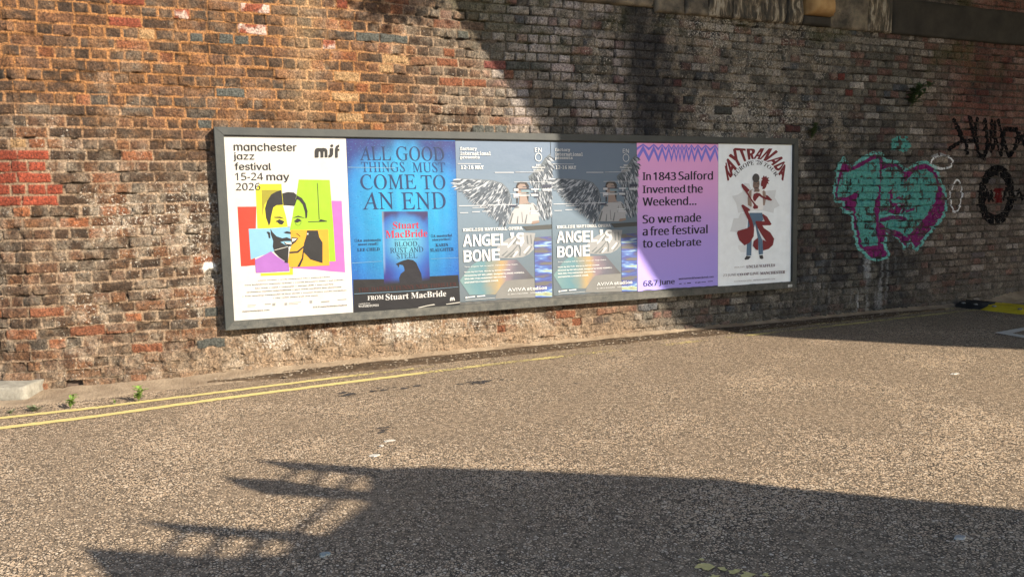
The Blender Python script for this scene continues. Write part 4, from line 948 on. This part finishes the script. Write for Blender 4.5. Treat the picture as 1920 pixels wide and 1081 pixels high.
# ---- poster 6: tour poster with dancing figure
p = Poster(5.079, 6.111, .489, 2.058, 'pale tour poster with a standing man and dark red dancing shapes, rightmost in the frame', print_mat((.72, .76, .78)), None, .008)
MR = (.155, .012, .020)
T = lambda s, box, col=(.10, .035, .045), lay=8, font='serifb', **k: p.text('printed_text', s, box, col, lay, font, **k)
p.poly('ghost_shape', [(5.265, 1.488), (5.341, 1.502), (5.407, 1.532), (5.431, 1.631), (5.503, 1.623), (5.542, 1.538), (5.698, 1.537), (5.886, 1.55), (5.867, 1.465), (5.938, 1.37), (5.859, 1.34), (5.849, 1.289), (5.7, 1.319), (5.525, 1.323), (5.352, 1.3), (5.323, 1.411)], (.58, .60, .61), 1)
p.poly('ghost_shape', [(5.387, 1.303), (5.355, 1.243), (5.29, 1.244), (5.242, 1.097), (5.334, 1.09), (5.465, 1.134), (5.486, 1.292)], (.57, .59, .60), 1)
p.poly('ghost_shape', [(5.357, 0.9435), (5.352, 0.9083), (5.39, 0.8626), (5.456, 0.8599), (5.467, 0.9394)], (.62, .64, .65), 1)
p.warp_text('printed_text', 'KAYTRANADA', [(5.208, 1.655), (5.264, 1.712), (5.334, 1.803), (5.424, 1.864), (5.51, 1.891), (5.587, 1.897), (5.66, 1.891), (5.753, 1.867), (5.843, 1.819), (5.918, 1.73), (5.98, 1.651)], [(5.17, 1.814), (5.184, 1.863), (5.216, 1.919), (5.295, 2.016), (5.442, 2.008), (5.586, 2.011), (5.732, 2.015), (5.86, 2.012), (5.961, 1.92), (6.002, 1.858), (6.002, 1.858), (6.017, 1.792)], MR, 3, 'sansb', .006)
p.warp_text('printed_text', "EUROPE '26 TOUR", [(5.311, 1.693), (5.368, 1.752), (5.434, 1.795), (5.511, 1.823), (5.588, 1.834), (5.656, 1.83), (5.734, 1.807), (5.809, 1.765), (5.874, 1.696)], [(5.275, 1.723), (5.33, 1.784), (5.405, 1.837), (5.491, 1.874), (5.587, 1.885), (5.685, 1.875), (5.773, 1.841), (5.855, 1.792), (5.916, 1.72)], (.03, .02, .03), 3, 'serifb')
p.poly('figure_arm', [(5.484, 1.385), (5.48, 1.462), (5.494, 1.531), (5.542, 1.565), (5.561, 1.554), (5.548, 1.446), (5.621, 1.399), (5.699, 1.405), (5.688, 1.537), (5.708, 1.548), (5.733, 1.529), (5.737, 1.443), (5.724, 1.381), (5.641, 1.363), (5.524, 1.365)], (.26, .18, .145), 3)
p.poly('figure_vest', [(5.537, 1.569), (5.562, 1.534), (5.639, 1.534), (5.666, 1.572), (5.688, 1.537), (5.689, 1.428), (5.705, 1.358), (5.691, 1.327), (5.525, 1.327), (5.539, 1.384), (5.531, 1.469)], (.70, .69, .68), 4)
p.poly('figure_head', [(5.556, 1.646), (5.643, 1.653), (5.646, 1.615), (5.634, 1.568), (5.649, 1.549), (5.639, 1.53), (5.566, 1.53), (5.573, 1.557), (5.553, 1.592)], (.17, .115, .095), 5)
p.disc('figure_hair', [(5.593, 1.684)][0], .050, .050, (.055, .05, .05), 6)
p.multi('figure_face', [[(5.566, 1.619), (5.59, 1.621), (5.59, 1.615), (5.567, 1.613)], [(5.611, 1.623), (5.635, 1.624), (5.635, 1.618), (5.612, 1.616)], [(5.581, 1.578), (5.621, 1.579), (5.618, 1.57), (5.585, 1.569)]], (.045, .03, .028), 6)
p.poly('figure_jeans', [(5.508, 1.299), (5.686, 1.295), (5.704, 1.216), (5.643, 1.165), (5.627, 1.112), (5.689, 0.9938), (5.699, 0.9128), (5.705, 0.8273), (5.644, 0.8236), (5.628, 1.005), (5.587, 1.175), (5.567, 1.105), (5.542, 0.9899), (5.537, 0.8165), (5.468, 0.8221), (5.475, 1.01), (5.487, 1.204)], (.075, .135, .21), 3)
p.multi('figure_shoe', [[(5.468, 0.8194), (5.512, 0.8131), (5.532, 0.8051), (5.501, 0.7779), (5.452, 0.773), (5.44, 0.785)], [(5.649, 0.818), (5.7, 0.8185), (5.71, 0.7776), (5.686, 0.7715), (5.658, 0.7799)]], (.035, .035, .04), 4)
p.multi('dancing_shape', [[(5.663, 1.614), (5.67, 1.653), (5.687, 1.668), (5.665, 1.68), (5.687, 1.688), (5.701, 1.714), (5.716, 1.695), (5.74, 1.71), (5.746, 1.687), (5.78, 1.69), (5.761, 1.668), (5.79, 1.654), (5.761, 1.645), (5.776, 1.617), (5.751, 1.621), (5.737, 1.583), (5.713, 1.56), (5.683, 1.56), (5.688, 1.591), (5.668, 1.591)],
    [(5.388, 1.616), (5.407, 1.624), (5.455, 1.593), (5.508, 1.55), (5.479, 1.528), (5.533, 1.454), (5.602, 1.383), (5.626, 1.371), (5.622, 1.344), (5.573, 1.339), (5.549, 1.357), (5.568, 1.384), (5.494, 1.478), (5.446, 1.532), (5.398, 1.586)],
    [(5.551, 1.469), (5.562, 1.507), (5.605, 1.522), (5.649, 1.514), (5.689, 1.483), (5.738, 1.466), (5.733, 1.494), (5.758, 1.49), (5.827, 1.438), (5.808, 1.427), (5.738, 1.443), (5.689, 1.459), (5.64, 1.483), (5.601, 1.445), (5.582, 1.422), (5.558, 1.438)],
    [(5.389, 1.383), (5.413, 1.394), (5.505, 1.343), (5.517, 1.323), (5.486, 1.316)] + [(5.548, 1.203), (5.573, 1.113), (5.566, 1.034), (5.511, 0.9644), (5.439, 0.936), (5.367, 0.996), (5.332, 1.077), (5.345, 1.102), (5.476, 1.129), (5.515, 1.15), (5.487, 1.222)],
    [(5.692, 1.284), (5.754, 1.251), (5.821, 1.164), (5.801, 1.151), (5.688, 1.155), (5.711, 1.123), (5.802, 1.071), (5.86, 0.9969), (5.843, 0.9254), (5.781, 0.8827), (5.702, 0.8678), (5.695, 0.9936), (5.746, 0.9694), (5.689, 1.038), (5.627, 1.121), (5.589, 1.193), (5.598, 1.206), (5.721, 1.198), (5.687, 1.27)], [(5.628, 1.018), (5.632, 0.8742), (5.601, 0.8808), (5.556, 0.9271), (5.566, 0.9802)]], MR, 7)
T('SPECIAL GUEST', [(5.296, 0.6897), (5.441, 0.7031)], (.15, .12, .12), font='sans'); T('UNCLE WAFFLES', [(5.467, 0.6778), (5.875, 0.7114)]); T('23 JUNE', [(5.145, 0.5949), (5.321, 0.6291)], (.22, .17, .18), font='sans'); T('CO-OP LIVE', [(5.343, 0.5977), (5.639, 0.628)]); T('MANCHESTER', [(5.663, 0.5925), (6.024, 0.6268)])
T('KAYTRANADA.COM', [(5.299, 0.5316), (5.537, 0.5453)], (.2, .17, .18), font='sans'); T('METROPOLISMUSIC.COM', [(5.568, 0.5301), (5.877, 0.545)], (.2, .17, .18), font='sans')
# number plate on the lower rail
fp = [(6.038, 0.4353), (6.108, 0.4607)]
bm = bmesh.new(); box_bm(bm, 6.045, 6.105, -.0345, -.0312, .435, .462)
pl = adopt(from_bm('number_plate', bm, print_mat((.6, .6, .58))), board)
V_, F_ = text_mesh('1162', 'sansb')
adopt(obj('printed_text', [(6.050 + v[0] * .050, -.0352, .439 + v[1] * .019) for v in V_], F_, print_mat(INK)), pl); pl.children[0].matrix_parent_inverse = Matrix.Translation(-Vector(board.location))
pl.children[0].matrix_parent_inverse = Matrix.Identity(4); pl.children[0].location = (0, 0, 0)

# ------------------------------------------------------------------ graffiti: paint skins that follow the brick relief
def in_poly(S, T, pts):
    c = np.zeros(S.shape, bool)
    for i in range(len(pts)):
        (xa, za), (xb, zb) = pts[i - 1], pts[i]
        if za == zb: continue
        c ^= ((za > T) != (zb > T)) & (S < (xb - xa) * (T - za) / (zb - za) + xa)
    return c
def seg_dist(S, T, pts, close=False):
    d = np.full(S.shape, 9.)
    n = len(pts)
    for i in range(n - (0 if close else 1)):
        a = np.array(pts[i]); b = np.array(pts[(i + 1) % n]); ab = b - a; L2 = (ab ** 2).sum() + 1e-12
        u = np.clip(((S - a[0]) * ab[0] + (T - a[1]) * ab[1]) / L2, 0, 1)
        d = np.minimum(d, np.hypot(S - a[0] - u * ab[0], T - a[1] - u * ab[1]))
    return d
def paint_mat():
    m, t, b = new_mat('spray_paint'); pos = world_pos(t)
    at = t.nodes.new('ShaderNodeAttribute'); at.attribute_name = 'col'
    n = noise(t, pos, 45, 4, .65)
    cn = t.nodes.new('ShaderNodeCombineColor'); v = maprange(t, n, .3, .7, .65, 1.3)
    for i in range(3): L(t, v, cn.inputs[i])
    L(t, mixc(t, 1.0, at.outputs['Color'], cn.outputs[0], 'MULTIPLY'), b.inputs['Base Color']); b.inputs['Roughness'].default_value = .85; b.inputs['Specular IOR Level'].default_value = .1
    k = math_n(t, 'SUBTRACT', at.outputs['Alpha'], math_n(t, 'MULTIPLY', noise(t, pos, 60, 4, .7), .9))
    L(t, maprange(t, k, -.03, .06), b.inputs['Alpha'])
    L(t, bump(t, n, .8, .008), b.inputs['Normal'])
    return m
M_paint = paint_mat()
def paint(name, layers, label, worn=.25, group=None):
    """layers: (kind, pts, width, colour); later ones cover earlier ones"""
    pts = [q for l in layers for q in l[1]]; pad = max(l[2] for l in layers) + .03
    x0, x1 = min(q[0] for q in pts) - pad, max(q[0] for q in pts) + pad; z0, z1 = min(q[1] for q in pts) - pad, max(q[1] for q in pts) + pad
    S, T = np.meshgrid(np.arange(x0, x1, .0075), np.arange(z0, z1, .0055))
    h, _, _, brick = wall_fields(S, T)
    col = np.zeros(S.shape + (4,)); keep = np.zeros(S.shape, bool)
    ed = (fbm(S, T, .04, 601, 2) - .5) * .016
    for kind, q, w, c in layers:
        if kind == 'fill': m = in_poly(S + ed * .6, T + ed * .6, q); a = np.ones(S.shape)
        else:
            d = seg_dist(S, T, q, kind == 'loop') + ed * .5; m = d < w * .5; a = sst(w * .5, w * .32, d)
        col[m, :3] = c; col[m, 3] = np.maximum(col[m, 3], a[m]); keep |= m
    wear = 1 - worn * sst(.45, .65, fbm(S, T, .10, 603, 3)) * 1.5 - .42 * (1 - brick)
    col[..., 3] *= np.clip(wear, 0, 1)
    P = np.stack([S, WALL_Y - h - .0016, T], -1)
    o = grid_mesh(name, P, M_paint, None, col, True, keep)
    c0 = Vector((float((x0 + x1) / 2), WALL_Y, z0)); o.data.transform(Matrix.Translation(-c0)); o.location = c0
    return tag(o, label, 'graffiti', group)
TL = (.075, .255, .225); TL2 = (.13, .36, .325); MG = (.15, .018, .095); MG2 = (.11, .022, .085)
outer = [(6.97, 1.952), (7.109, 1.848), (7.292, 1.943), (7.431, 2.004), (7.62, 1.997), (7.671, 1.911), (7.865, 1.899), (8.016, 1.797), (8.212, 1.887), (8.363, 1.898), (8.544, 1.834), (8.656, 1.652), (8.768, 1.487), (8.79, 1.284), (8.704, 1.138), (8.452, 0.9435), (8.329, 0.8197), (8.243, 0.7281), (8.12, 0.8639), (8.053, 0.7795), (8.015, 0.781), (7.924, 0.9069), (7.729, 1.003), (7.718, 0.8427), (7.782, 0.7508), (7.759, 0.6891), (7.566, 0.653), (7.422, 0.6773), (7.301, 0.7794), (7.229, 0.7998), (7.153, 1.038), (7.113, 1.247), (6.98, 1.264), (6.961, 1.387), (6.847, 1.389), (6.822, 1.526), (6.841, 1.661), (6.893, 1.847)]
inner = [(6.994, 1.885), (7.11, 1.81), (7.316, 1.897), (7.455, 1.966), (7.586, 1.957), (7.625, 1.867), (7.867, 1.859), (8.018, 1.753), (8.214, 1.842), (8.365, 1.855), (8.507, 1.798), (8.599, 1.643), (8.711, 1.469), (8.729, 1.294), (8.651, 1.162), (8.4, 0.9635), (8.277, 0.8399), (8.234, 0.7869), (8.11, 0.9185), (8.038, 0.8307), (7.947, 0.942), (7.699, 1.057), (7.653, 0.9696), (7.662, 0.8448), (7.72, 0.7533), (7.709, 0.7181), (7.565, 0.6886), (7.444, 0.7152), (7.335, 0.8132), (7.263, 0.8423), (7.194, 1.072), (7.151, 1.289), (7.027, 1.3), (7.006, 1.412), (6.887, 1.423), (6.871, 1.525), (6.891, 1.661), (6.939, 1.83)]
tee = [(6.975, 1.754), (7.077, 1.754), (7.295, 1.831), (7.457, 1.909), (7.563, 1.919), (7.58, 1.78), (7.564, 1.518), (7.496, 1.379), (7.528, 1.132), (7.572, 0.8571), (7.322, 0.8436), (7.251, 1.035), (7.189, 1.28), (7.201, 1.418), (7.222, 1.53), (7.073, 1.454), (6.896, 1.453), (6.91, 1.627)]
heart = [(7.615, 1.78), (7.722, 1.823), (7.843, 1.823), (7.949, 1.753), (7.992, 1.638), (8.082, 1.682), (8.179, 1.771), (8.367, 1.794), (8.511, 1.716), (8.595, 1.543), (8.55, 1.389), (8.428, 1.218), (8.231, 1.063), (8.052, 0.9385), (7.92, 1.015), (7.698, 1.066), (7.58, 1.149), (7.594, 1.307), (7.596, 1.623)]
paint('graffiti_heart', [('fill', outer, 0, TL2), ('fill', inner, 0, MG), ('fill', tee, 0, TL), ('fill', heart, 0, TL), ('line', [(6.975, 1.728), (6.956, 1.592)], .02, MG2),
    ('line', [(7.043, 1.754), (7.003, 1.541)], .014, TL2), ('line', [(7.65, 1.815), (7.867, 1.839), (7.974, 1.726), (7.996, 1.664)], .03, MG), ('line', [(8.05, 1.691), (8.191, 1.788), (8.366, 1.812), (8.523, 1.743), (8.612, 1.58)], .025, MG), ('line', [(7.652, 1.762), (7.772, 1.78), (7.895, 1.753)], .02, TL2),
    ('fill', [(7.199, 1.487), (7.234, 1.521), (7.182, 1.28), (7.02, 1.297), (7.011, 1.387)], 0, MG), ('fill', [(7.539, 1.15), (7.699, 1.048), (7.657, 0.845), (7.573, 0.8127)], 0, MG),
    ('line', [(7.761, 1.516), (7.776, 1.374), (7.788, 1.285)], .045, MG), ('fill', [(7.785, 1.374), (8.007, 1.361), (8.023, 1.272), (7.913, 1.22), (7.74, 1.26)], 0, MG), ('line', [(7.824, 1.302), (7.908, 1.354), (7.972, 1.3), (7.937, 1.238)], .016, TL2), ('line', [(7.622, 1.165), (7.791, 1.193), (7.939, 1.19), (8.026, 1.164)], .05, MG2), ('line', [(7.609, 1.218), (7.79, 1.232), (8.037, 1.209), (8.051, 1.181)], .018, TL2),
    ('line', [(7.571, 1.29), (7.691, 1.305)], .03, MG), ('line', [(8.035, 1.263), (8.184, 1.296)], .03, MG), ('line', [(7.903, 1.514), (7.978, 1.478), (8.026, 1.531)], .02, TL2), ('line', [(7.852, 1.426), (7.905, 1.443), (7.955, 1.416)], .025, MG),
    ('line', [(7.712, 1.021), (7.923, 0.9428), (8.038, 0.8488)], .028, MG)],
    'large teal and magenta heart-shaped graffiti lettering on the shaded bricks', .36)
paint('graffiti_blotch', [('line', [(7.811, 2.06), (7.797, 2.121), (7.881, 2.157), (8.028, 2.151), (8.079, 2.098), (8.007, 2.045), (7.909, 2.035)], .10, TL), ('fill', [(7.784, 2.147), (7.904, 2.175), (8.078, 2.134), (8.057, 2.036), (7.885, 2.026)], 0, TL)], 'faded teal paint smear on the bricks above the heart graffiti', .5)
def ell(c, rx, rz, rot=0, n=26):
    return [(c[0] + math.cos(a) * rx * math.cos(rot) - math.sin(a) * rz * math.sin(rot), c[1] + math.cos(a) * rx * math.sin(rot) + math.sin(a) * rz * math.cos(rot)) for a in [i * 6.28318 / n for i in range(n)]]
e1 = [(8.65, 1.879), (8.85, 1.866), (8.647, 1.963), (8.933, 1.446), (9.041, 1.453), (8.924, 1.653)]
paint('graffiti_oval', [('loop', ell(e1[0], e1[1][0] - e1[0][0], e1[2][1] - e1[0][1]), .035, (.62, .62, .62)), ('line', [(8.49, 1.954), (8.604, 1.987), (8.745, 1.948)], .03, (.25, .25, .25))], 'white sprayed oval, lying flat, at the upper right of the heart', .05, 'white sprayed ovals beside the heart')
paint('graffiti_oval', [('loop', ell(e1[3], e1[4][0] - e1[3][0], e1[5][1] - e1[3][1]), .032, (.62, .62, .62))], 'thin white sprayed oval, standing upright, right of the heart', .1, 'white sprayed ovals beside the heart')
BK = (.004, .004, .005)
paint('graffiti_tag', [('line', q, w * 1.35, BK) for q, w in (([(8.87, 2.405), (8.943, 2.276), (9.019, 2.16)], .07), ([(9.126, 2.443), (9.205, 2.297), (9.241, 2.163)], .07), ([(8.783, 2.046), (8.903, 2.104), (9.02, 2.15), (9.212, 2.157)], .05), ([(9.069, 2.114), (9.111, 1.999)], .05), ([(9.276, 2.431), (9.258, 2.199), (9.318, 1.984), (9.431, 1.935), (9.51, 2.087), (9.461, 2.303), (9.418, 2.418)], .065),
    ([(9.561, 2.421), (9.575, 2.02), (9.642, 2.172), (9.767, 1.971), (9.791, 2.208), (9.691, 2.424)], .05), ([(9.629, 2.406), (9.629, 2.188)], .05), ([(9.811, 2.309), (9.842, 2.073), (9.932, 1.964), (10.04, 2.075), (10.07, 2.255)], .05), ([(9.823, 2.318), (10.05, 2.314), (10.15, 2.214), (10.3, 2.061)], .06), ([(10.02, 2.058), (10.11, 2.179), (10.31, 2.302)], .06))], 'black spray-can tag scrawled high on the dark bricks at the right', -.25)
c_ = [(9.7, 1.445), (9.993, 1.441), (9.681, 1.776)]
paint('graffiti_ring', [('loop', ell(c_[0], c_[1][0] - c_[0][0], c_[2][1] - c_[0][1], .06), .17, BK), ('fill', [(9.659, 1.539), (9.816, 1.542), (9.822, 1.34), (9.675, 1.339)], 0, (.10, .010, .010)), ('line', [(9.473, 1.363), (9.527, 1.514), (9.56, 1.37), (9.616, 1.497), (9.635, 1.377)], .06, BK),
    ('line', [(9.85, 1.391), (9.88, 1.528), (9.94, 1.39), (9.997, 1.51), (10.08, 1.379), (10.15, 1.508), (10.23, 1.386), (10.31, 1.507), (10.37, 1.384)], .06, BK)], 'black sprayed ring with scrawl and a red patch inside, right of the ovals', -.25)

# ------------------------------------------------------------------ plants
def leaf_mat(name, c):
    m, t, b = new_mat(name); pos = world_pos(t)
    L(t, mixc(t, maprange(t, noise(t, pos, 30, 3), .3, .7), tuple(x * .7 for x in c), tuple(x * 1.3 for x in c)), b.inputs['Base Color'])
    b.inputs['Roughness'].default_value = .55
    b.inputs['Subsurface Weight'].default_value = 0.0
    return m
M_leaf = leaf_mat('fresh_leaf', (.12, .20, .03)); M_fern = leaf_mat('dull_leaf', (.035, .06, .02)); M_stem = leaf_mat('weed_stem', (.10, .13, .04)); M_grey = leaf_mat('greyish_leaf', (.11, .13, .07))
def leaf(vs, fs, base, d, up, l, w):
    d = d.normalized(); s = d.cross(up); s = s.normalized() if s.length > 1e-4 else Vector((1, 0, 0)); n = s.cross(d)
    b = len(vs)
    for u, ww, hh in ((0, .12, 0), (.35, 1, .10), (.7, .72, .10), (1, 0.04, -.04)):
        c = base + d * l * u + n * l * hh
        vs.append(tuple(c - s * w * ww + n * w * .3)); vs.append(tuple(c)); vs.append(tuple(c + s * w * ww + n * w * .3))
    for q in range(3):
        for r in range(2): a = b + q * 3 + r; fs.append((a, a + 1, a + 4, a + 3))
def weed(loc, h_, n, ls, seed, lab, spread=.5, mat=M_leaf, name='weed', lean=(0, 0), cat='plant', grp=None):
    rr = random.Random(seed); root = empty(name, loc, lab, cat, grp)
    vs, fs = [], []; sv, sf = [], []
    ns = max(1, n // 9)
    for k in range(ns):
        top = Vector((rr.gauss(0, spread * .28) * h_ + lean[0] * h_, rr.gauss(0, spread * .28) * h_ + lean[1] * h_, h_ * rr.uniform(.75, 1)))
        b = len(sv)
        for q in range(5):
            c = top * (q / 4) * (1 if q else 0); r = .0022 * (1 - q * .15)
            for a in range(3): sv.append((c.x + math.cos(a * 2.1) * r, c.y + math.sin(a * 2.1) * r, c.z))
        for q in range(4):
            for a in range(3): sf.append((b + q * 3 + a, b + q * 3 + (a + 1) % 3, b + q * 3 + 3 + (a + 1) % 3, b + q * 3 + 3 + a))
        for i in range(n // ns):
            u = rr.uniform(.15, 1); a = rr.uniform(0, 6.283); d = Vector((math.cos(a), math.sin(a), rr.uniform(.1, 1.0)))
            leaf(vs, fs, top * u, d, Vector((0, 0, 1)), ls * rr.uniform(.6, 1.15), ls * rr.uniform(.2, .3))
    obj('leaves', vs, fs, mat, root, True); obj('stems', sv, sf, M_stem, root, True)
    return root
g1 = [(-1.21, -0.5834), (-0.7585, -0.5874), (-0.9175, -0.5955), (-1.454, -0.5407), (-1.595, -0.5342)]
weed((g1[0][0], g1[0][1], 0), .105, 36, .042, 1, 'small bright green weed on the sandy wall foot, nearest the wall corner', grp='weeds along the wall foot')
weed((g1[1][0], g1[1][1], 0), .112, 40, .046, 2, 'larger bright green weed standing farther along, by the yellow lines', grp='weeds along the wall foot')
weed((g1[2][0], g1[2][1], 0), .035, 8, .022, 3, 'tiny weed seedling between the two bright weeds', .9, grp='weeds along the wall foot')
weed((g1[3][0], g1[3][1], 0), .030, 60, .030, 4, 'flat greyish mat of weeds beside the granite block', 3.0, M_grey, grp='weeds along the wall foot')
weed((g1[4][0], g1[4][1], 0), .022, 30, .022, 8, 'low wisp of weeds in front of the granite block', 3.0, M_grey, grp='weeds along the wall foot')
pw = [(6.466, 2.129), (8.057, 2.558)]
weed((pw[0][0], WALL_Y - .01, pw[0][1]), .16, 40, .075, 5, 'dark fern-like plant rooted in the bricks above the hoarding corner', .9, M_fern, 'wall_plant', (0, -.5), grp='plants growing out of the wall')
weed((pw[1][0], WALL_Y - .01, pw[1][1]), .26, 80, .10, 6, 'bushy dark plant rooted in the bricks above the heart graffiti', 1.1, M_fern, 'wall_plant', (0, -.45), grp='plants growing out of the wall')

# ------------------------------------------------------------------ the bridge overhead, and unseen plates added behind, that cast the shade
def slab(name, polys, z0, z1, mat, parent):
    bm = bmesh.new()
    for pts in polys:
        a = sum(pts[i - 1][0] * pts[i][1] - pts[i][0] * pts[i - 1][1] for i in range(len(pts)))
        if a < 0: pts = pts[::-1]
        lo = [bm.verts.new((p_[0], p_[1], z0)) for p_ in pts]; hi = [bm.verts.new((p_[0], p_[1], z1)) for p_ in pts]
        bm.faces.new(lo[::-1]); bm.faces.new(hi)
        for i in range(len(pts)): bm.faces.new((lo[i - 1], lo[i], hi[i], hi[i - 1]))
    return from_bm(name, bm, mat, parent)
M_steel = rough_mat('bridge_steel', (.05, .05, .048), (.09, .085, .08), 4)
rb = empty('railway_bridge', (0, 0, 0), 'skew railway bridge deck crossing the street overhead at the right', 'bridge')
edgeA = [(.3, .1)] + [(4.883, -4.664), (5.128, -5.005), (5.352, -5.165), (5.833, -5.678), (6.197, -6.025), (6.489, -6.29), (6.868, -6.651), (7.032, -6.835), (7.284, -7.183), (7.48, -7.559), (7.632, -7.794), (7.97, -8.177), (8.384, -8.474), (9.287, -9.05), (9.787, -9.572), (10.18, -9.947), (10.51, -10.28), (10.89, -10.57)] + [(11.18, -10.71), (11.67, -11.57), (12.12, -12.11), (12.45, -12.56), (12.92, -13.07)]
slab('deck', [edgeA + [(22, -26), (34, -20), (30, .1)]], 6.0, 6.35, M_steel, rb)
rr = random.Random(44); vs, fs = [], []
bl = [(4.366, -4.793), (4.553, -4.994)]
for i in range(420):
    c = Vector((bl[0][0] + rr.gauss(0, .17), bl[0][1] + rr.gauss(0, .12), 6.1 + rr.gauss(0, .10)))
    leaf(vs, fs, c, Vector((rr.gauss(0, 1), rr.gauss(0, 1), rr.gauss(0, 1))), Vector((0, 0, 1)), .11, .035)
sh = empty('bridge_shrub', (bl[0][0], bl[0][1], 6.0), 'shrub hanging over the bridge edge', 'plant'); o = obj('leaves', vs, fs, M_fern); o.parent = sh; o.matrix_parent_inverse = Matrix.Translation(-Vector(sh.location))
fb = empty('shadow_caster', (0, 0, 0), 'steel walkway plate with open stepped end, added unseen behind the viewer for its shadow', 'caster')
main = [(3.567, -8.329), (3.704, -8.37), (3.863, -8.441), (4.259, -8.692), (5.186, -9.331), (5.226, -9.403), (5.399, -9.584), (5.656, -9.825), (6.082, -10.22)] + [(12, -13), (12, -20), (1.5, -20), (2.4, -11)] + [(2.373, -9.164), (2.247, -8.791), (2.466, -8.94), (2.748, -9.144), (3.029, -9.248), (3.174, -9.145), (3.485, -8.8)]  # added out of view; outline shaped to throw the stepped shadow on the road
slab('caster_plate', [main], 3.0, 3.012, M_steel, fb)
for a_ in ([(3.003, -7.833), (3.336, -8.089), (3.603, -8.298), (3.709, -8.564), (3.425, -8.316), (3.175, -8.11)], [(2.833, -8.082), (3.1, -8.265), (3.333, -8.517), (3.603, -8.754), (3.528, -8.837), (3.259, -8.639), (3.025, -8.472), (2.912, -8.296)], [(2.417, -8.535), (2.764, -8.775), (3.062, -8.989), (3.222, -9.131), (3.167, -9.189), (2.801, -8.924), (2.609, -8.765)]):
    slab('caster_arm', [a_], 2.99, 3.0, M_steel, fb)
for a_ in ([(3.236, -8.08), (3.289, -8.107), (3.122, -8.312), (3.071, -8.287)], [(3.34, -8.153), (3.406, -8.188), (3.263, -8.455), (3.2, -8.424)], [(3.488, -8.289), (3.553, -8.323), (3.364, -8.634), (3.3, -8.578)], [(3.641, -8.407), (3.713, -8.444), (3.475, -8.731), (3.412, -8.683)], [(3.751, -8.52), (3.826, -8.559), (3.595, -8.832), (3.524, -8.771)],
        [(3.328, -8.616), (3.4, -8.652), (3.098, -9.057), (3.033, -9)], [(2.631, -8.737), (2.692, -8.78), (2.589, -8.999), (2.527, -8.969)], [(2.783, -8.851), (2.846, -8.895), (2.748, -9.144), (2.669, -9.095)], [(2.93, -8.962), (3.014, -9.016), (2.884, -9.243), (2.806, -9.194)], [(3.053, -9.06), (3.124, -9.108), (3.064, -9.298), (2.966, -9.25)]):
    q_ = [Vector(v) for v in a_]; a_ = [tuple(q_[0].lerp(q_[1], .2)), tuple(q_[0].lerp(q_[1], .8)), tuple(q_[3].lerp(q_[2], .8)), tuple(q_[3].lerp(q_[2], .2))]
    slab('caster_bar', [a_], 2.99, 3.0, M_steel, fb)
